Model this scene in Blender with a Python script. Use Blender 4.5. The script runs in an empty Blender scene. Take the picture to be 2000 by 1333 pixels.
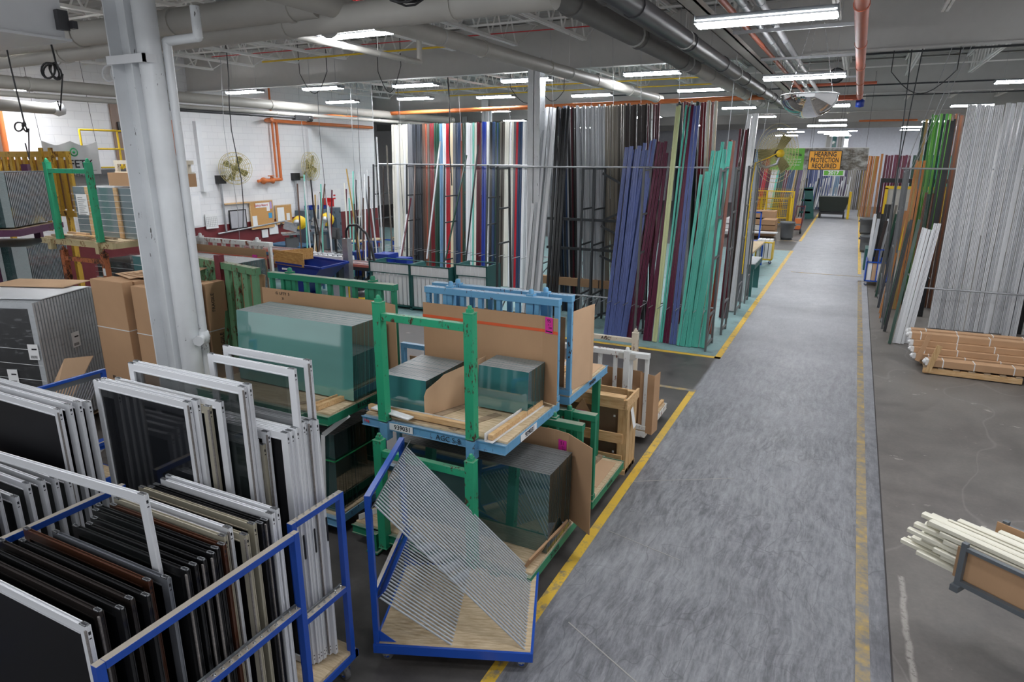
import bpy, math, random
from mathutils import Vector, Matrix, Quaternion
random.seed(7)
S = bpy.context.scene
col = S.collection
# ---------------------------------------------------------------- camera, world, exposure
cam = bpy.data.cameras.new('camera'); cam.sensor_width = 36; cam.lens = 1290.0 / 2000 * 36
cam.clip_start = 0.05; cam.clip_end = 200
co = bpy.data.objects.new('camera', cam); col.objects.link(co)
co.location = (0, 0, 3.9)
co.rotation_euler = (math.radians(90 - 15.72), 0, math.radians(26.8))
S.camera = co
S.view_settings.view_transform = 'Standard'; S.view_settings.look = 'None'
S.view_settings.exposure = 0.72; S.view_settings.gamma = 1; S.view_settings.use_curve_mapping = False
w = bpy.data.worlds.new('world'); S.world = w; w.use_nodes = True
w.node_tree.nodes['Background'].inputs[0].default_value = (0.93, 0.96, 1.0, 1)
w.node_tree.nodes['Background'].inputs[1].default_value = 0.50
LAMP = 52.0          # strength of the fluorescent tubes

# ---------------------------------------------------------------- helpers
def V(*a): return Vector(a)
_O1 = ['first','second','third','fourth','fifth','sixth','seventh','eighth','ninth','tenth','eleventh','twelfth','thirteenth','fourteenth','fifteenth','sixteenth','seventeenth','eighteenth','nineteenth']
def nth(i):          # 0 -> first ... 59 -> sixtieth
    i += 1
    if i < 20: return _O1[i-1]
    t, u = divmod(i, 10)
    return {2:'twent',3:'thirt',4:'fort',5:'fift',6:'sixt'}[t] + ('ieth' if u == 0 else 'y-' + _O1[u-1])
class MB:
    def __init__(s): s.v = []; s.f = []; s.m = []; s.smooth = []
    def add(s, vs, fs, m=0, sm=False):
        o = len(s.v); s.v += [tuple(v) for v in vs]; s.f += [tuple(o + i for i in f) for f in fs]
        s.m += [m] * len(fs); s.smooth += [sm] * len(fs); return s
    def box(s, x0, x1, y0, y1, z0, z1, m=0):
        return s.add([(x0,y0,z0),(x1,y0,z0),(x1,y1,z0),(x0,y1,z0),(x0,y0,z1),(x1,y0,z1),(x1,y1,z1),(x0,y1,z1)],
              [(0,3,2,1),(4,5,6,7),(0,1,5,4),(1,2,6,5),(2,3,7,6),(3,0,4,7)], m)
    def bx(s, c, d, m=0, R=None):
        h = [x / 2 for x in d]
        vs = [Vector((a*h[0], b*h[1], e*h[2])) for e in (-1,1) for b in (-1,1) for a in (-1,1)]
        if R is not None: vs = [R @ v for v in vs]
        c = Vector(c)
        return s.add([c + v for v in vs], [(0,2,3,1),(4,5,7,6),(0,1,5,4),(1,3,7,5),(3,2,6,7),(2,0,4,6)], m)
    def bar(s, p, q, w, h, up=(0,0,1), m=0):      # rectangular bar p->q, w sideways, h along up
        p = Vector(p); q = Vector(q); d = (q - p).normalized(); up = Vector(up)
        if abs(d.dot(up)) > .98: up = Vector((0,1,0)) if abs(d.y) < .9 else Vector((1,0,0))
        sd = d.cross(up).normalized(); u = sd.cross(d)
        vs = [e + sd*(a*w/2) + u*(b*h/2) for e in (p, q) for a, b in ((-1,-1),(1,-1),(1,1),(-1,1))]
        return s.add(vs, [(0,1,2,3),(7,6,5,4),(0,4,5,1),(1,5,6,2),(2,6,7,3),(3,7,4,0)], m)
    def tube(s, p, q, r, n=8, m=0, r2=None, cap=True):
        p = Vector(p); q = Vector(q); d = (q - p).normalized(); r2 = r if r2 is None else r2
        a = d.orthogonal().normalized(); b = d.cross(a)
        vs = [e + (a*math.cos(t) + b*math.sin(t))*rr for e, rr in ((p, r), (q, r2)) for t in [2*math.pi*i/n for i in range(n)]]
        s.add(vs, [(i, (i+1)%n, n+(i+1)%n, n+i) for i in range(n)], m, True)
        if cap: s.add(vs, [tuple(range(n-1,-1,-1)), tuple(range(n, 2*n))], m)
        return s
    def path(s, pts, r, n=6, m=0):
        pts = [Vector(p) for p in pts]; k = len(pts); vs = []
        a = (pts[1]-pts[0]).orthogonal().normalized()
        for i, p in enumerate(pts):
            d = (pts[min(i+1,k-1)] - pts[max(i-1,0)]).normalized()
            a = (a - d*a.dot(d)).normalized(); b = d.cross(a)
            vs += [p + (a*math.cos(t) + b*math.sin(t))*r for t in [2*math.pi*j/n for j in range(n)]]
        fs = [(i*n+j, i*n+(j+1)%n, (i+1)*n+(j+1)%n, (i+1)*n+j) for i in range(k-1) for j in range(n)]
        s.add(vs, fs, m, True)
        return s.add(vs, [tuple(range(n-1,-1,-1)), tuple(range((k-1)*n, k*n))], m)
    def lathe(s, prof, c=(0,0,0), n=16, m=0, axis=None):      # profile of (r, z)
        c = Vector(c); R = Vector((0,0,1)).rotation_difference(Vector(axis)).to_matrix() if axis else Matrix.Identity(3)
        vs = [c + R @ Vector((r*math.cos(2*math.pi*j/n), r*math.sin(2*math.pi*j/n), z)) for r, z in prof for j in range(n)]
        fs = [(i*n+j, i*n+(j+1)%n, (i+1)*n+(j+1)%n, (i+1)*n+j) for i in range(len(prof)-1) for j in range(n)]
        return s.add(vs, fs, m, True)
    def prism(s, poly, z0, z1, m=0, T=None):                  # poly in xy extruded along z, T maps
        n = len(poly); vs = [Vector((x, y, z)) for z in (z0, z1) for x, y in poly]
        if T: vs = [T @ v for v in vs]
        return s.add(vs, [(i,(i+1)%n,n+(i+1)%n,n+i) for i in range(n)] + [tuple(range(n-1,-1,-1)), tuple(range(n,2*n))], m)
    def quad(s, a, b, c, d, m=0): return s.add([a,b,c,d], [(0,1,2,3)], m)
    def mesh(s, name, mats):
        me = bpy.data.meshes.new(name); me.from_pydata(s.v, [], s.f)
        for x in (mats if isinstance(mats, (list, tuple)) else [mats]): me.materials.append(x)
        me.polygons.foreach_set('material_index', s.m); me.polygons.foreach_set('use_smooth', s.smooth)
        me.update(); return me
    def build(s, name, mats, parent=None, bev=0, loc=None, rot=None):
        o = bpy.data.objects.new(name, s.mesh(name, mats)); col.objects.link(o)
        if parent: o.parent = parent
        if loc: o.location = loc
        if rot: o.rotation_euler = rot
        if bev:
            b = o.modifiers.new('bevel', 'BEVEL'); b.width = bev; b.segments = 2; b.limit_method = 'ANGLE'
        return o
def tag(o, label=None, cat=None, group=None, kind=None):
    if label: o['label'] = label
    if cat: o['category'] = cat
    if group: o['group'] = group
    if kind: o['kind'] = kind
    return o
def root(name, loc, label, cat, group=None, rz=0.0, rot=None):
    o = bpy.data.objects.new(name, None); col.objects.link(o); o.location = loc
    o.rotation_euler = rot or (0, 0, rz); o.empty_display_size = .1
    return tag(o, label, cat, group)
def struct(name, mb, m, bev=0): return tag(mb.build(name, m, bev=bev), kind='structure')
def dup(o, loc=None, rz=None, label=None, group=None, parent=None):
    c = o.copy(); col.objects.link(c); c.parent = parent
    if loc is not None: c.location = loc
    if rz is not None: c.rotation_euler = (0, 0, rz)
    if label: c['label'] = label
    if group: c['group'] = group
    for ch in list(o.children): dup(ch, parent=c)
    return c
def text(s, size, m, parent=None, loc=(0,0,0), rot=(0,0,0), name='lettering', align='CENTER', sx=1.0, bold=0.0, depth=.001):
    c = bpy.data.curves.new('txt', 'FONT'); c.body = s; c.size = size; c.align_x = align; c.align_y = 'CENTER'
    c.extrude = depth; c.offset = bold; c.resolution_u = 2
    t = bpy.data.objects.new('txt', c); me = bpy.data.meshes.new_from_object(t)
    bpy.data.objects.remove(t); me.name = name; me.materials.clear(); me.materials.append(m)
    o = bpy.data.objects.new(name, me); col.objects.link(o); o.parent = parent
    o.location = loc; o.rotation_euler = rot; o.scale = (sx, 1, 1)
    return o

# ---------------------------------------------------------------- materials
class NT:
    def __init__(s, name):
        s.mat = bpy.data.materials.new(name); s.mat.use_nodes = True; s.t = s.mat.node_tree
        s.b = s.t.nodes['Principled BSDF']; s.L = s.t.links
    def n(s, typ, **kw):
        x = s.t.nodes.new(typ)
        for k, v in kw.items():
            if k.startswith('i_'): x.inputs[k[2:]].default_value = v
            else: setattr(x, k, v)
        return x
    def lk(s, a, b): s.L.new(a, b)
    def coord(s, scale=(1,1,1), loc=(0,0,0), rot=(0,0,0), kind='Object'):
        c = s.n('ShaderNodeTexCoord'); m = s.n('ShaderNodeMapping'); s.lk(c.outputs[kind], m.inputs[0])
        m.inputs['Scale'].default_value = scale; m.inputs['Location'].default_value = loc; m.inputs['Rotation'].default_value = rot
        return m.outputs[0]
    def noise(s, vec, scale, detail=3, rough=.5):
        x = s.n('ShaderNodeTexNoise'); x.inputs['Scale'].default_value = scale; x.inputs['Detail'].default_value = detail
        x.inputs['Roughness'].default_value = rough; s.lk(vec, x.inputs['Vector']); return x.outputs['Fac']
    def ramp(s, fac, p0, p1, c0=(0,0,0,1), c1=(1,1,1,1)):
        r = s.n('ShaderNodeValToRGB'); e = r.color_ramp.elements
        e[0].position = p0; e[1].position = p1; e[0].color = c0; e[1].color = c1; s.lk(fac, r.inputs[0]); return r.outputs[0]
    def mix(s, f, a, b, mode='MIX'):
        x = s.n('ShaderNodeMix', data_type='RGBA', blend_type=mode)
        for inp, v in ((x.inputs[0], f), (x.inputs[6], a), (x.inputs[7], b)):
            if isinstance(v, (int, float)): inp.default_value = v
            elif isinstance(v, tuple): inp.default_value = v if len(v) == 4 else (*v, 1)
            else: s.lk(v, inp)
        return x.outputs[2]
    def math(s, op, a, b=0.0):
        x = s.n('ShaderNodeMath', operation=op)
        for i, v in enumerate((a, b)):
            if isinstance(v, (int, float)): x.inputs[i].default_value = v
            else: s.lk(v, x.inputs[i])
        return x.outputs[0]
    def set(s, **kw):
        for k, v in kw.items():
            k = k.replace('_', ' ')
            if k not in s.b.inputs: continue
            if isinstance(v, (int, float)): s.b.inputs[k].default_value = v
            elif isinstance(v, tuple): s.b.inputs[k].default_value = (*v, 1) if len(v) == 3 else v
            else: s.lk(v, s.b.inputs[k])
        return s
    def bump(s, h, strength=.3, dist=.01):
        x = s.n('ShaderNodeBump'); x.inputs['Strength'].default_value = strength; x.inputs['Distance'].default_value = dist
        s.lk(h, x.inputs['Height']); s.lk(x.outputs[0], s.b.inputs['Normal'])
def c4(c): return (*c, 1)
def sc(c, k): return tuple(min(1, x*k) for x in c)
def plain(name, c, rough=.5, metal=0.0, var=.12, vs=6.0, spec=.5, stretch=(1,1,1)):
    t = NT(name); f = t.noise(t.coord(stretch), vs, 4)
    t.set(Base_Color=t.mix(f, sc(c, 1-var), sc(c, 1+var)), Roughness=rough, Metallic=metal, Specular_IOR_Level=spec)
    return t.mat
def chippy(name, c, rust=(.10,.035,.015), amt=.60, scale=9.0, rough=.5, dust=.0):
    t = NT(name); v = t.coord(); f = t.noise(t.coord((1.6,1.6,.55)), scale*1.7, 8, .72); g = t.noise(v, scale*.3, 2)
    k = t.math('ADD', t.math('MULTIPLY', f, .7), t.math('MULTIPLY', g, .3))
    chips = t.ramp(k, amt, amt + .012)
    base = t.mix(t.noise(v, 3, 3), sc(c, .85), sc(c, 1.15))
    if dust:
        geo = t.n('ShaderNodeNewGeometry'); sp = t.n('ShaderNodeSeparateXYZ'); t.lk(geo.outputs['Normal'], sp.inputs[0])
        d = t.math('MULTIPLY', t.ramp(sp.outputs[2], .7, .95), t.ramp(t.noise(v, 5, 4), .22, .42)); d = t.math('MULTIPLY', d, dust)
        base = t.mix(d, base, (.42,.37,.30))
    t.set(Base_Color=t.mix(chips, base, rust), Roughness=t.mix(chips, c4((rough,)*3), c4((.85,)*3)))
    return t.mat
def board(name, c, fine=180.0):
    t = NT(name); v = t.coord(); f = t.noise(v, 2.2, 4); g = t.noise(t.coord((1,1,.04)), fine, 2)
    t.set(Base_Color=t.mix(t.math('ADD', t.math('MULTIPLY', f, .8), t.math('MULTIPLY', g, .2)), sc(c, .82), sc(c, 1.12)), Roughness=.85, Specular_IOR_Level=.15)
    return t.mat
def wood(name, c, dark, axis=(1,12,12), s=3.0):
    t = NT(name); v = t.coord(axis); f = t.noise(v, s, 5, .6)
    t.set(Base_Color=t.mix(t.ramp(f, .35, .68), dark, c), Roughness=.7, Specular_IOR_Level=.2); return t.mat
M = {}
M['white'] = plain('white_paint', (.74,.75,.77), .35, var=.04)
M['white_dull'] = plain('white_wall_paint', (.80,.80,.81), .6, var=.05)
M['steelwhite'] = chippy('white_column_paint', (.70,.72,.74), (.05,.045,.04), .615, 7, .35)
M['deckwhite'] = plain('ceiling_paint', (.52,.515,.50), .6, var=.06)
M['joistwhite'] = plain('joist_paint', (.76,.75,.73), .55, var=.05)
M['pipewhite'] = plain('pipe_paint', (.47,.455,.42), .45, var=.12, vs=3)
M['ductgrey'] = plain('duct_grey', (.16,.155,.15), .5, var=.15, vs=3)
M['ductdark'] = plain('duct_dark', (.055,.055,.06), .4, var=.2)
M['orange'] = plain('orange_pipe', (.62,.17,.045), .45)
M['orange2'] = plain('sprinkler_red_orange', (.50,.12,.06), .45)
M['blue'] = chippy('blue_cart_paint', (.012,.075,.42), (.05,.05,.06), .72, 30, .32)
M['bluedust'] = chippy('blue_cart_paint_dusty', (.012,.07,.40), (.05,.05,.06), .72, 30, .32, dust=.95)
M['green'] = chippy('green_rack_paint', (.02,.33,.165), (.07,.022,.012), .575, 14, .5, dust=.25)
M['greendark'] = chippy('dark_green_rack_paint', (.012,.20,.105), (.05,.03,.02), .62, 9, .55, dust=.6)
M['greenold'] = chippy('faded_green_rack_paint', (.10,.24,.12), (.09,.03,.015), .55, 8, .6, dust=.6)
M['skyblue'] = chippy('light_blue_rack_paint', (.13,.34,.55), (.06,.028,.02), .585, 10, .5, dust=.35)
M['creamrust'] = chippy('cream_rusty_rack_paint', (.60,.54,.44), (.16,.06,.025), .56, 9, .6)
M['whiterust'] = chippy('white_rusty_rack_paint', (.66,.67,.66), (.20,.06,.03), .565, 8, .6)
M['purple'] = chippy('purple_rack_paint', (.08,.018,.06), (.06,.02,.015), .58, 9, .6)
M['yellowrust'] = chippy('yellow_rusty_rack_paint', (.60,.36,.04), (.12,.05,.02), .57, 7, .6)
M['rustorange'] = chippy('rusty_orange_paint', (.42,.13,.05), (.07,.03,.02), .52, 12, .7)
M['galv'] = plain('galvanised_steel', (.45,.46,.48), .4, .8, .2, 14)
M['rod'] = plain('vinyl_coated_cable', (.47,.50,.54), .3, .1, .05)
M['rackdark'] = plain('dark_rack_steel', (.045,.05,.055), .5, .2)
M['rackgrey'] = plain('grey_rack_steel', (.13,.135,.14), .5, .3)
M['black'] = plain('black_plastic', (.02,.02,.022), .4)
M['grey'] = plain('grey_plastic', (.13,.14,.15), .55)
M['lockergrey'] = plain('locker_slate', (.10,.135,.17), .4)
M['card'] = board('cardboard', (.50,.31,.18))
M['card2'] = board('cardboard_dull', (.40,.245,.14))
M['cardlight'] = board('cardboard_light', (.57,.38,.24))
M['pine'] = wood('pine', (.72,.50,.28), (.55,.33,.15), (2,14,14))
M['pinez'] = wood('pine_upright', (.66,.46,.25), (.47,.29,.13), (14,14,1.5))
M['oak'] = wood('old_wood', (.42,.33,.23), (.24,.17,.11), (2,14,14))
M['ply'] = wood('plywood', (.68,.55,.38), (.44,.33,.20), (2.5,16,16))
M['plywarm'] = wood('plywood_warm', (.60,.36,.13), (.40,.20,.06), (2,10,10))
M['magenta'] = plain('magenta_tag', (.72,.03,.33), .6)
M['ink'] = plain('ink', (.015,.015,.02), .6)
M['paper'] = plain('paper', (.80,.80,.80), .7, var=.04)
M['signorange'] = plain('sign_orange', (.85,.38,.03), .5, var=.03)
M['strapred'] = plain('red_strap', (.75,.12,.04), .5)
M['green_strap'] = plain('green_strap', (.02,.30,.10), .4)
M['white_strap'] = plain('white_strap', (.75,.75,.75), .5)
M['yellow'] = plain('yellow_paint', (.78,.52,.02), .45)
M['redpaint'] = plain('red_plastic', (.60,.03,.03), .45)
M['bluebin'] = plain('blue_hopper_paint', (.01,.035,.25), .35)
M['rubber'] = plain('caster_rubber', (.10,.10,.105), .6)
M['chrome'] = plain('chrome', (.8,.8,.8), .06, 1.0, .02)
def stripemat(name, c, rough=.35, k=.55, spec=.5, metal=0.0):
    return plain(name, c, rough, metal, .10, 2, spec)
def glassmat(name, c, alpha, rough=.03, tint=1.0):      # coated pane: colour seen through + mirror reflection
    t = NT(name); t.set(Base_Color=c, Roughness=rough, Alpha=alpha, Specular_IOR_Level=(.25 if rough > .3 else .7)); return t.mat
M['screen'] = glassmat('insect_screen_mesh', (.006,.006,.008), .94, .45)
M['pane'] = glassmat('tinted_pane', (.02,.022,.026), .72, .05)
M['paneclear'] = glassmat('clear_pane', (.03,.04,.04), .30, .03)
M['paneopen'] = glassmat('very_clear_pane', (.05,.06,.06), .07, .03)
t_ = NT('shrink_wrap'); n_ = t_.noise(t_.coord((1.5,1.5,5)), 3.2, 6, .7)
t_.set(Base_Color=(.62,.64,.67), Roughness=.12, Alpha=t_.math('ADD', t_.math('MULTIPLY', t_.ramp(n_, .54, .76), .36), .035), Specular_IOR_Level=.9); t_.bump(n_, .9, .03); M['wrap'] = t_.mat
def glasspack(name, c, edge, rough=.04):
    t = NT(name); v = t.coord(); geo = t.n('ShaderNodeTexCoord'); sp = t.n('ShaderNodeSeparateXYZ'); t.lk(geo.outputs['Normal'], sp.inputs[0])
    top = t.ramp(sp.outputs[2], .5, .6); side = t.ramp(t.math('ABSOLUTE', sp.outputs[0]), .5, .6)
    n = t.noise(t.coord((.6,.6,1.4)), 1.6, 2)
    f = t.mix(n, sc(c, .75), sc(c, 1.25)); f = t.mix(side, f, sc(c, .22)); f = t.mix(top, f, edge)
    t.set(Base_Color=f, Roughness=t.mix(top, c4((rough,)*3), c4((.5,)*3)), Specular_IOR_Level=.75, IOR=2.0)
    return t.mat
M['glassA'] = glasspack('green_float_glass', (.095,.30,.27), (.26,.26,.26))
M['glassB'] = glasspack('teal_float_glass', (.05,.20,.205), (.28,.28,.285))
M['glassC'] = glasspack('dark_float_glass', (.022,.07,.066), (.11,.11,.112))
def emis(name, c, s):
    t = NT(name); t.set(Base_Color=(.8,.8,.8), Emission_Color=c, Emission_Strength=s); return t.mat
M['tube'] = emis('fluorescent_tube', (.95,.97,1.0), LAMP)
M['screenlit'] = plain('monitor_grey', (.09,.09,.095), .5)

# floor: three concretes laid side by side + turquoise paint
def floormat():
    t = NT('concrete_floor'); v = t.coord(); sp = t.n('ShaderNodeSeparateXYZ'); t.lk(v, sp.inputs[0])
    X, Y = sp.outputs[0], sp.outputs[1]
    wob = t.math('MULTIPLY', t.math('SUBTRACT', t.noise(v, 1.5, 4), .5), .06)
    Xw = t.math('ADD', X, wob)
    big = t.noise(v, .45, 3); med = t.noise(v, 2.2, 6, .65); fine = t.noise(v, 22, 6, .7)
    dist = t.n('ShaderNodeVectorMath', operation='ADD'); nz = t.n('ShaderNodeTexNoise'); nz.inputs['Scale'].default_value = .8; nz.inputs['Detail'].default_value = 2; t.lk(v, nz.inputs['Vector'])
    vm = t.n('ShaderNodeVectorMath', operation='SCALE'); vm.inputs['Scale'].default_value = .22; t.lk(nz.outputs['Color'], vm.inputs[0]); t.lk(v, dist.inputs[0]); t.lk(vm.outputs[0], dist.inputs[1])
    def sv(sx, sy, rz):
        m = t.n('ShaderNodeMapping'); m.inputs['Scale'].default_value = (sx, sy, 1); m.inputs['Rotation'].default_value = (0,0,rz); t.lk(dist.outputs[0], m.inputs[0]); return m.outputs[0]
    streak = t.noise(sv(3.4,.8,.22), 4.2, 10, .74)
    streak2 = t.noise(sv(5.5,.45,-.30), 5.0, 8, .72)
    def scratch(vec, s, wd):
        n_ = t.noise(vec, s, 2, .4); return t.ramp(t.math('ABSOLUTE', t.math('SUBTRACT', n_, .5)), wd*.4, wd, (1,1,1,1), (0,0,0,1))
    lane = t.mix(t.ramp(streak, .36, .66), (.115,.116,.130), (.29,.295,.32))
    lane = t.mix(t.math('MULTIPLY', t.ramp(streak2, .50, .66), .45), lane, (.38,.385,.41))
    lane = t.mix(t.math('MULTIPLY', t.ramp(big, .42, .62), .30), lane, (.345,.35,.375))
    lane = t.mix(t.math('MULTIPLY', scratch(sv(1,.35,.5), 2.3, .004), .5), lane, (.08,.08,.09))
    lane = t.mix(t.math('MULTIPLY', scratch(sv(.5,1,.9), 1.9, .003), .45), lane, (.09,.09,.10))
    edge = t.math('MULTIPLY', t.ramp(X, .40, .68), t.ramp(med, .3, .6)); lane = t.mix(t.math('MULTIPLY', edge, .55), lane, (.085,.085,.10))
    far = t.ramp(t.math('MULTIPLY', Y, .02), .17, .34)         # lighter and cooler further down the lane
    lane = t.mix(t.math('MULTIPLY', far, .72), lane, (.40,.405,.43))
    rgt = t.mix(t.ramp(med, .30, .70), (.105,.094,.086), (.20,.182,.168))
    rgt = t.mix(t.math('MULTIPLY', t.ramp(big, .42, .7), .5), rgt, (.25,.232,.215))
    bl = t.noise(sv(1.6,2.2,0), 1.5, 7, .62)
    rgt = t.mix(t.math('MULTIPLY', t.ramp(bl, .655, .675), t.ramp(fine, .35, .60)), rgt, (.42,.385,.35))
    rgt = t.mix(t.math('MULTIPLY', scratch(sv(.5,.3,1.1), .9, .0018), .35), rgt, (.30,.28,.26))
    cr = t.math('MULTIPLY', t.ramp(t.math('ABSOLUTE', t.math('SUBTRACT', t.math('ADD', X, t.math('MULTIPLY', wob, 2.5)), 0.86)), .012, .03, (1,1,1,1), (0,0,0,1)), t.math('MULTIPLY', t.math('LESS_THAN', Y, 6.6), t.ramp(fine, .35, .5)))
    rgt = t.mix(cr, rgt, (.40,.37,.34))
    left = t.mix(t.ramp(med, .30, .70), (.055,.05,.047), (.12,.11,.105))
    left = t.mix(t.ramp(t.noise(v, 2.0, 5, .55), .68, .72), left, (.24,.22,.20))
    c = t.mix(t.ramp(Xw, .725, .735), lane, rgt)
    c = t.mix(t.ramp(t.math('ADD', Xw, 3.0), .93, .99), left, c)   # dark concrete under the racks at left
    yl = t.ramp(t.math('MULTIPLY', Y, .1), 1.0, 1.12)
    lf = t.math('MULTIPLY', yl, t.math('LESS_THAN', X, -2.02))
    c = t.mix(lf, c, t.mix(t.ramp(med, .35, .65), (.17,.185,.20), (.29,.31,.33)))
    tq = t.math('MULTIPLY', t.math('GREATER_THAN', Y, 13.2), t.math('LESS_THAN', X, -2.03))
    tq = t.math('MULTIPLY', tq, t.math('LESS_THAN', Y, 30.3))
    tqn = t.math('MULTIPLY', tq, t.ramp(med, .28, .50, (.4,.4,.4,1)))
    c = t.mix(tqn, c, (.24,.38,.385))
    c = t.mix(t.math('MULTIPLY', t.ramp(fine, .35, .65), .25), c, t.mix(.5, c, (.02,.02,.02)), 'MIX')
    # cracks / sawn joints
    t.set(Base_Color=c, Roughness=t.ramp(med, .2, .8, (.34,.34,.34,1), (.62,.62,.62,1)), Specular_IOR_Level=.4)
    t.bump(fine, .12, .004); return t.mat
def linemat():
    t = NT('worn_yellow_line'); v = t.coord(); a = t.ramp(t.noise(v, 7, 7, .72), .50, .62); b = t.ramp(t.noise(v, .7, 2), .35, .6)
    t.set(Base_Color=t.mix(t.math('MULTIPLY', a, b), (.72,.46,.05), (.24,.21,.16)), Roughness=.5); return t.mat
def linemat2():
    t = NT('faded_yellow_line'); v = t.coord(); a = t.ramp(t.noise(v, 6, 7, .7), .30, .60)
    t.set(Base_Color=t.mix(a, (.52,.34,.07), (.20,.19,.18)), Roughness=.5); return t.mat
M['floor'] = floormat(); M['line'] = linemat(); M['line2'] = linemat2()
def blockwall():
    t = NT('painted_block_wall'); v = t.coord(); sp = t.n('ShaderNodeSeparateXYZ'); t.lk(v, sp.inputs[0])
    br = t.n('ShaderNodeTexBrick'); cm = t.n('ShaderNodeCombineXYZ'); t.lk(sp.outputs[1], cm.inputs[0]); t.lk(sp.outputs[2], cm.inputs[1])
    t.lk(cm.outputs[0], br.inputs['Vector']); br.inputs['Scale'].default_value = 1.0
    br.inputs['Brick Width'].default_value = .4; br.inputs['Row Height'].default_value = .2; br.inputs['Mortar Size'].default_value = .006
    br.inputs['Color1'].default_value = (.80,.80,.81,1); br.inputs['Color2'].default_value = (.77,.77,.79,1); br.inputs['Mortar'].default_value = (.66,.66,.68,1)
    c = t.mix(t.math('MULTIPLY', t.noise(v, 1.2, 5), .25), br.outputs['Color'], (.62,.62,.63))
    band = t.math('LESS_THAN', sp.outputs[2], 1.72)
    c = t.mix(band, c, t.mix(t.noise(v, 6, 4), (.13,.015,.02), (.19,.03,.035)))
    t.set(Base_Color=c, Roughness=.5); t.bump(br.outputs['Fac'], .3, -.006); return t.mat
M['block'] = blockwall()
def deckmat():
    t = NT('corrugated_roof_deck')
    t.set(Base_Color=t.mix(t.noise(t.coord(), .8, 3), (.36,.355,.345), (.46,.45,.435)), Roughness=.6); return t.mat
M['deck'] = deckmat()

# ---------------------------------------------------------------- shell of the hall
struct('floor', MB().box(-34, 7, -3, 62, -.1, 0), M['floor'])
struct('wall_left', MB().box(-18.5, -18.25, -3, 23.3, 0, 6.8), M['block'])
struct('wall_left_return', MB().box(-34, -18.5, 23.1, 23.3, 0, 6.8), M['white_dull'])
struct('wall_far_left', MB().box(-34.2, -34, 23.3, 62, 0, 6.8), M['white_dull'])
struct('wall_back', MB().box(-34, 7, 60, 60.2, 0, 6.8), plain('far_wall_paint', (.72,.74,.80), .6))
struct('wall_right', MB().box(6.0, 6.2, -3, 60, 0, 6.8), M['white_dull'])
cm_ = MB().box(-34, 6.2, -3, 60.2, 6.78, 6.86); yy = -3.0
while yy < 60.0:
    for a_, b_, z_, zz_ in ((0,.11,6.72,6.72),(.11,.14,6.72,6.775),(.14,.27,6.775,6.775),(.27,.30,6.775,6.72)): cm_.quad((-34,yy+a_,z_),(6.2,yy+a_,z_),(6.2,yy+b_,zz_),(-34,yy+b_,zz_))
    yy += .30
struct('ceiling', cm_, M['deck'])

# floor markings and joints (painted or cut into the slab)
k = 0
def trim(mb, m):
    global k; k += 1; return struct('trim_%d' % k, mb, m)
Z = .004
trim(MB().box(.47, .575, 3, 23.8, 0, Z), M['line2']); trim(MB().box(.47, .575, 25.2, 57, 0, Z), M['line'])
trim(MB().box(-2.1, -2.0, 3.2, 10.9, 0, Z), M['line'])
trim(MB().box(-2.95, -2.0, 10.9, 11.0, 0, Z), M['line2'])
trim(MB().box(-2.08, -1.96, 13.05, 30.3, 0, Z), M['line']); trim(MB().box(-6.2, -1.96, 13.05, 13.17, 0, Z), M['line'])
trim(MB().box(-4.0, -1.96, 30.3, 30.42, 0, Z), M['line2']); trim(MB().box(-2.02, -1.90, 34, 57, 0, Z), M['line'])
trim(MB().box(-3.0, -1.9, 33.8, 33.95, 0, Z), M['line2']); trim(MB().box(.47, 1.9, 23.7, 23.8, 0, Z), M['line2'])
trim(MB().box(-1.6, 1.2, 24.6, 24.7, 0, Z), M['line2'])
jm = plain('joint_filler', (.36,.34,.33), .7); jd = plain('joint_dark', (.05,.045,.045), .8)
trim(MB().bar((-1.75,4.55,.001), (.45,3.35,.001), .012, .004), jm)
trim(MB().box(.722, .736, 3, 23.5, 0, .003), jd)
trim(MB().bar((-2.0,7.3,.001), (-.9,7.95,.001), .01, .004), jm)
trim(MB().bar((-1.95,6.1,.001), (-1.1,5.9,.001), .008, .004), jm)

# steel frame: columns, beams, joists
def hcol(name, x, y, w, d, m=M['steelwhite']):
    mb = MB().box(x-w/2, x+w/2, y-d/2, y-d/2+.018, 0, 6.0).box(x-w/2, x+w/2, y+d/2-.018, y+d/2, 0, 6.0).box(x-.008, x+.008, y-d/2, y+d/2, 0, 6.0)
    return mb
def hcolx(x, y, w, d):      # flanges facing left and right
    return MB().box(x-w/2, x-w/2+.018, y-d/2, y+d/2, 0, 6.0).box(x+w/2-.018, x+w/2, y-d/2, y+d/2, 0, 6.0).box(x-w/2, x+w/2, y-.008, y+.008, 0, 6.0)
trim(hcolx(-6.73, 4.75, .33, .28), M['steelwhite'])
trim(hcol('', -6.70, 14.5, .30, .30), M['steelwhite'])
trim(hcol('', -6.70, 24.3, .30, .30), M['steelwhite']); trim(hcol('', -13.4, 24.3, .30, .30), M['steelwhite'])
trim(hcol('', -6.70, 34.0, .30, .30), M['steelwhite']); trim(hcol('', -20.1, 34.0, .30, .30), M['steelwhite'])
for y in (4.75, 14.5, 24.3, 34.0, 43.8, 53.5):
    trim(MB().box(-34 if y > 23.3 else -18.3, 6.0, y-.11, y+.11, 5.72, 5.74).box(-34 if y > 23.3 else -18.3, 6.0, y-.11, y+.11, 6.68, 6.70).box(-34 if y > 23.3 else -18.3, 6.0, y-.01, y+.01, 5.74, 6.68), M['deckwhite'])
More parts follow.
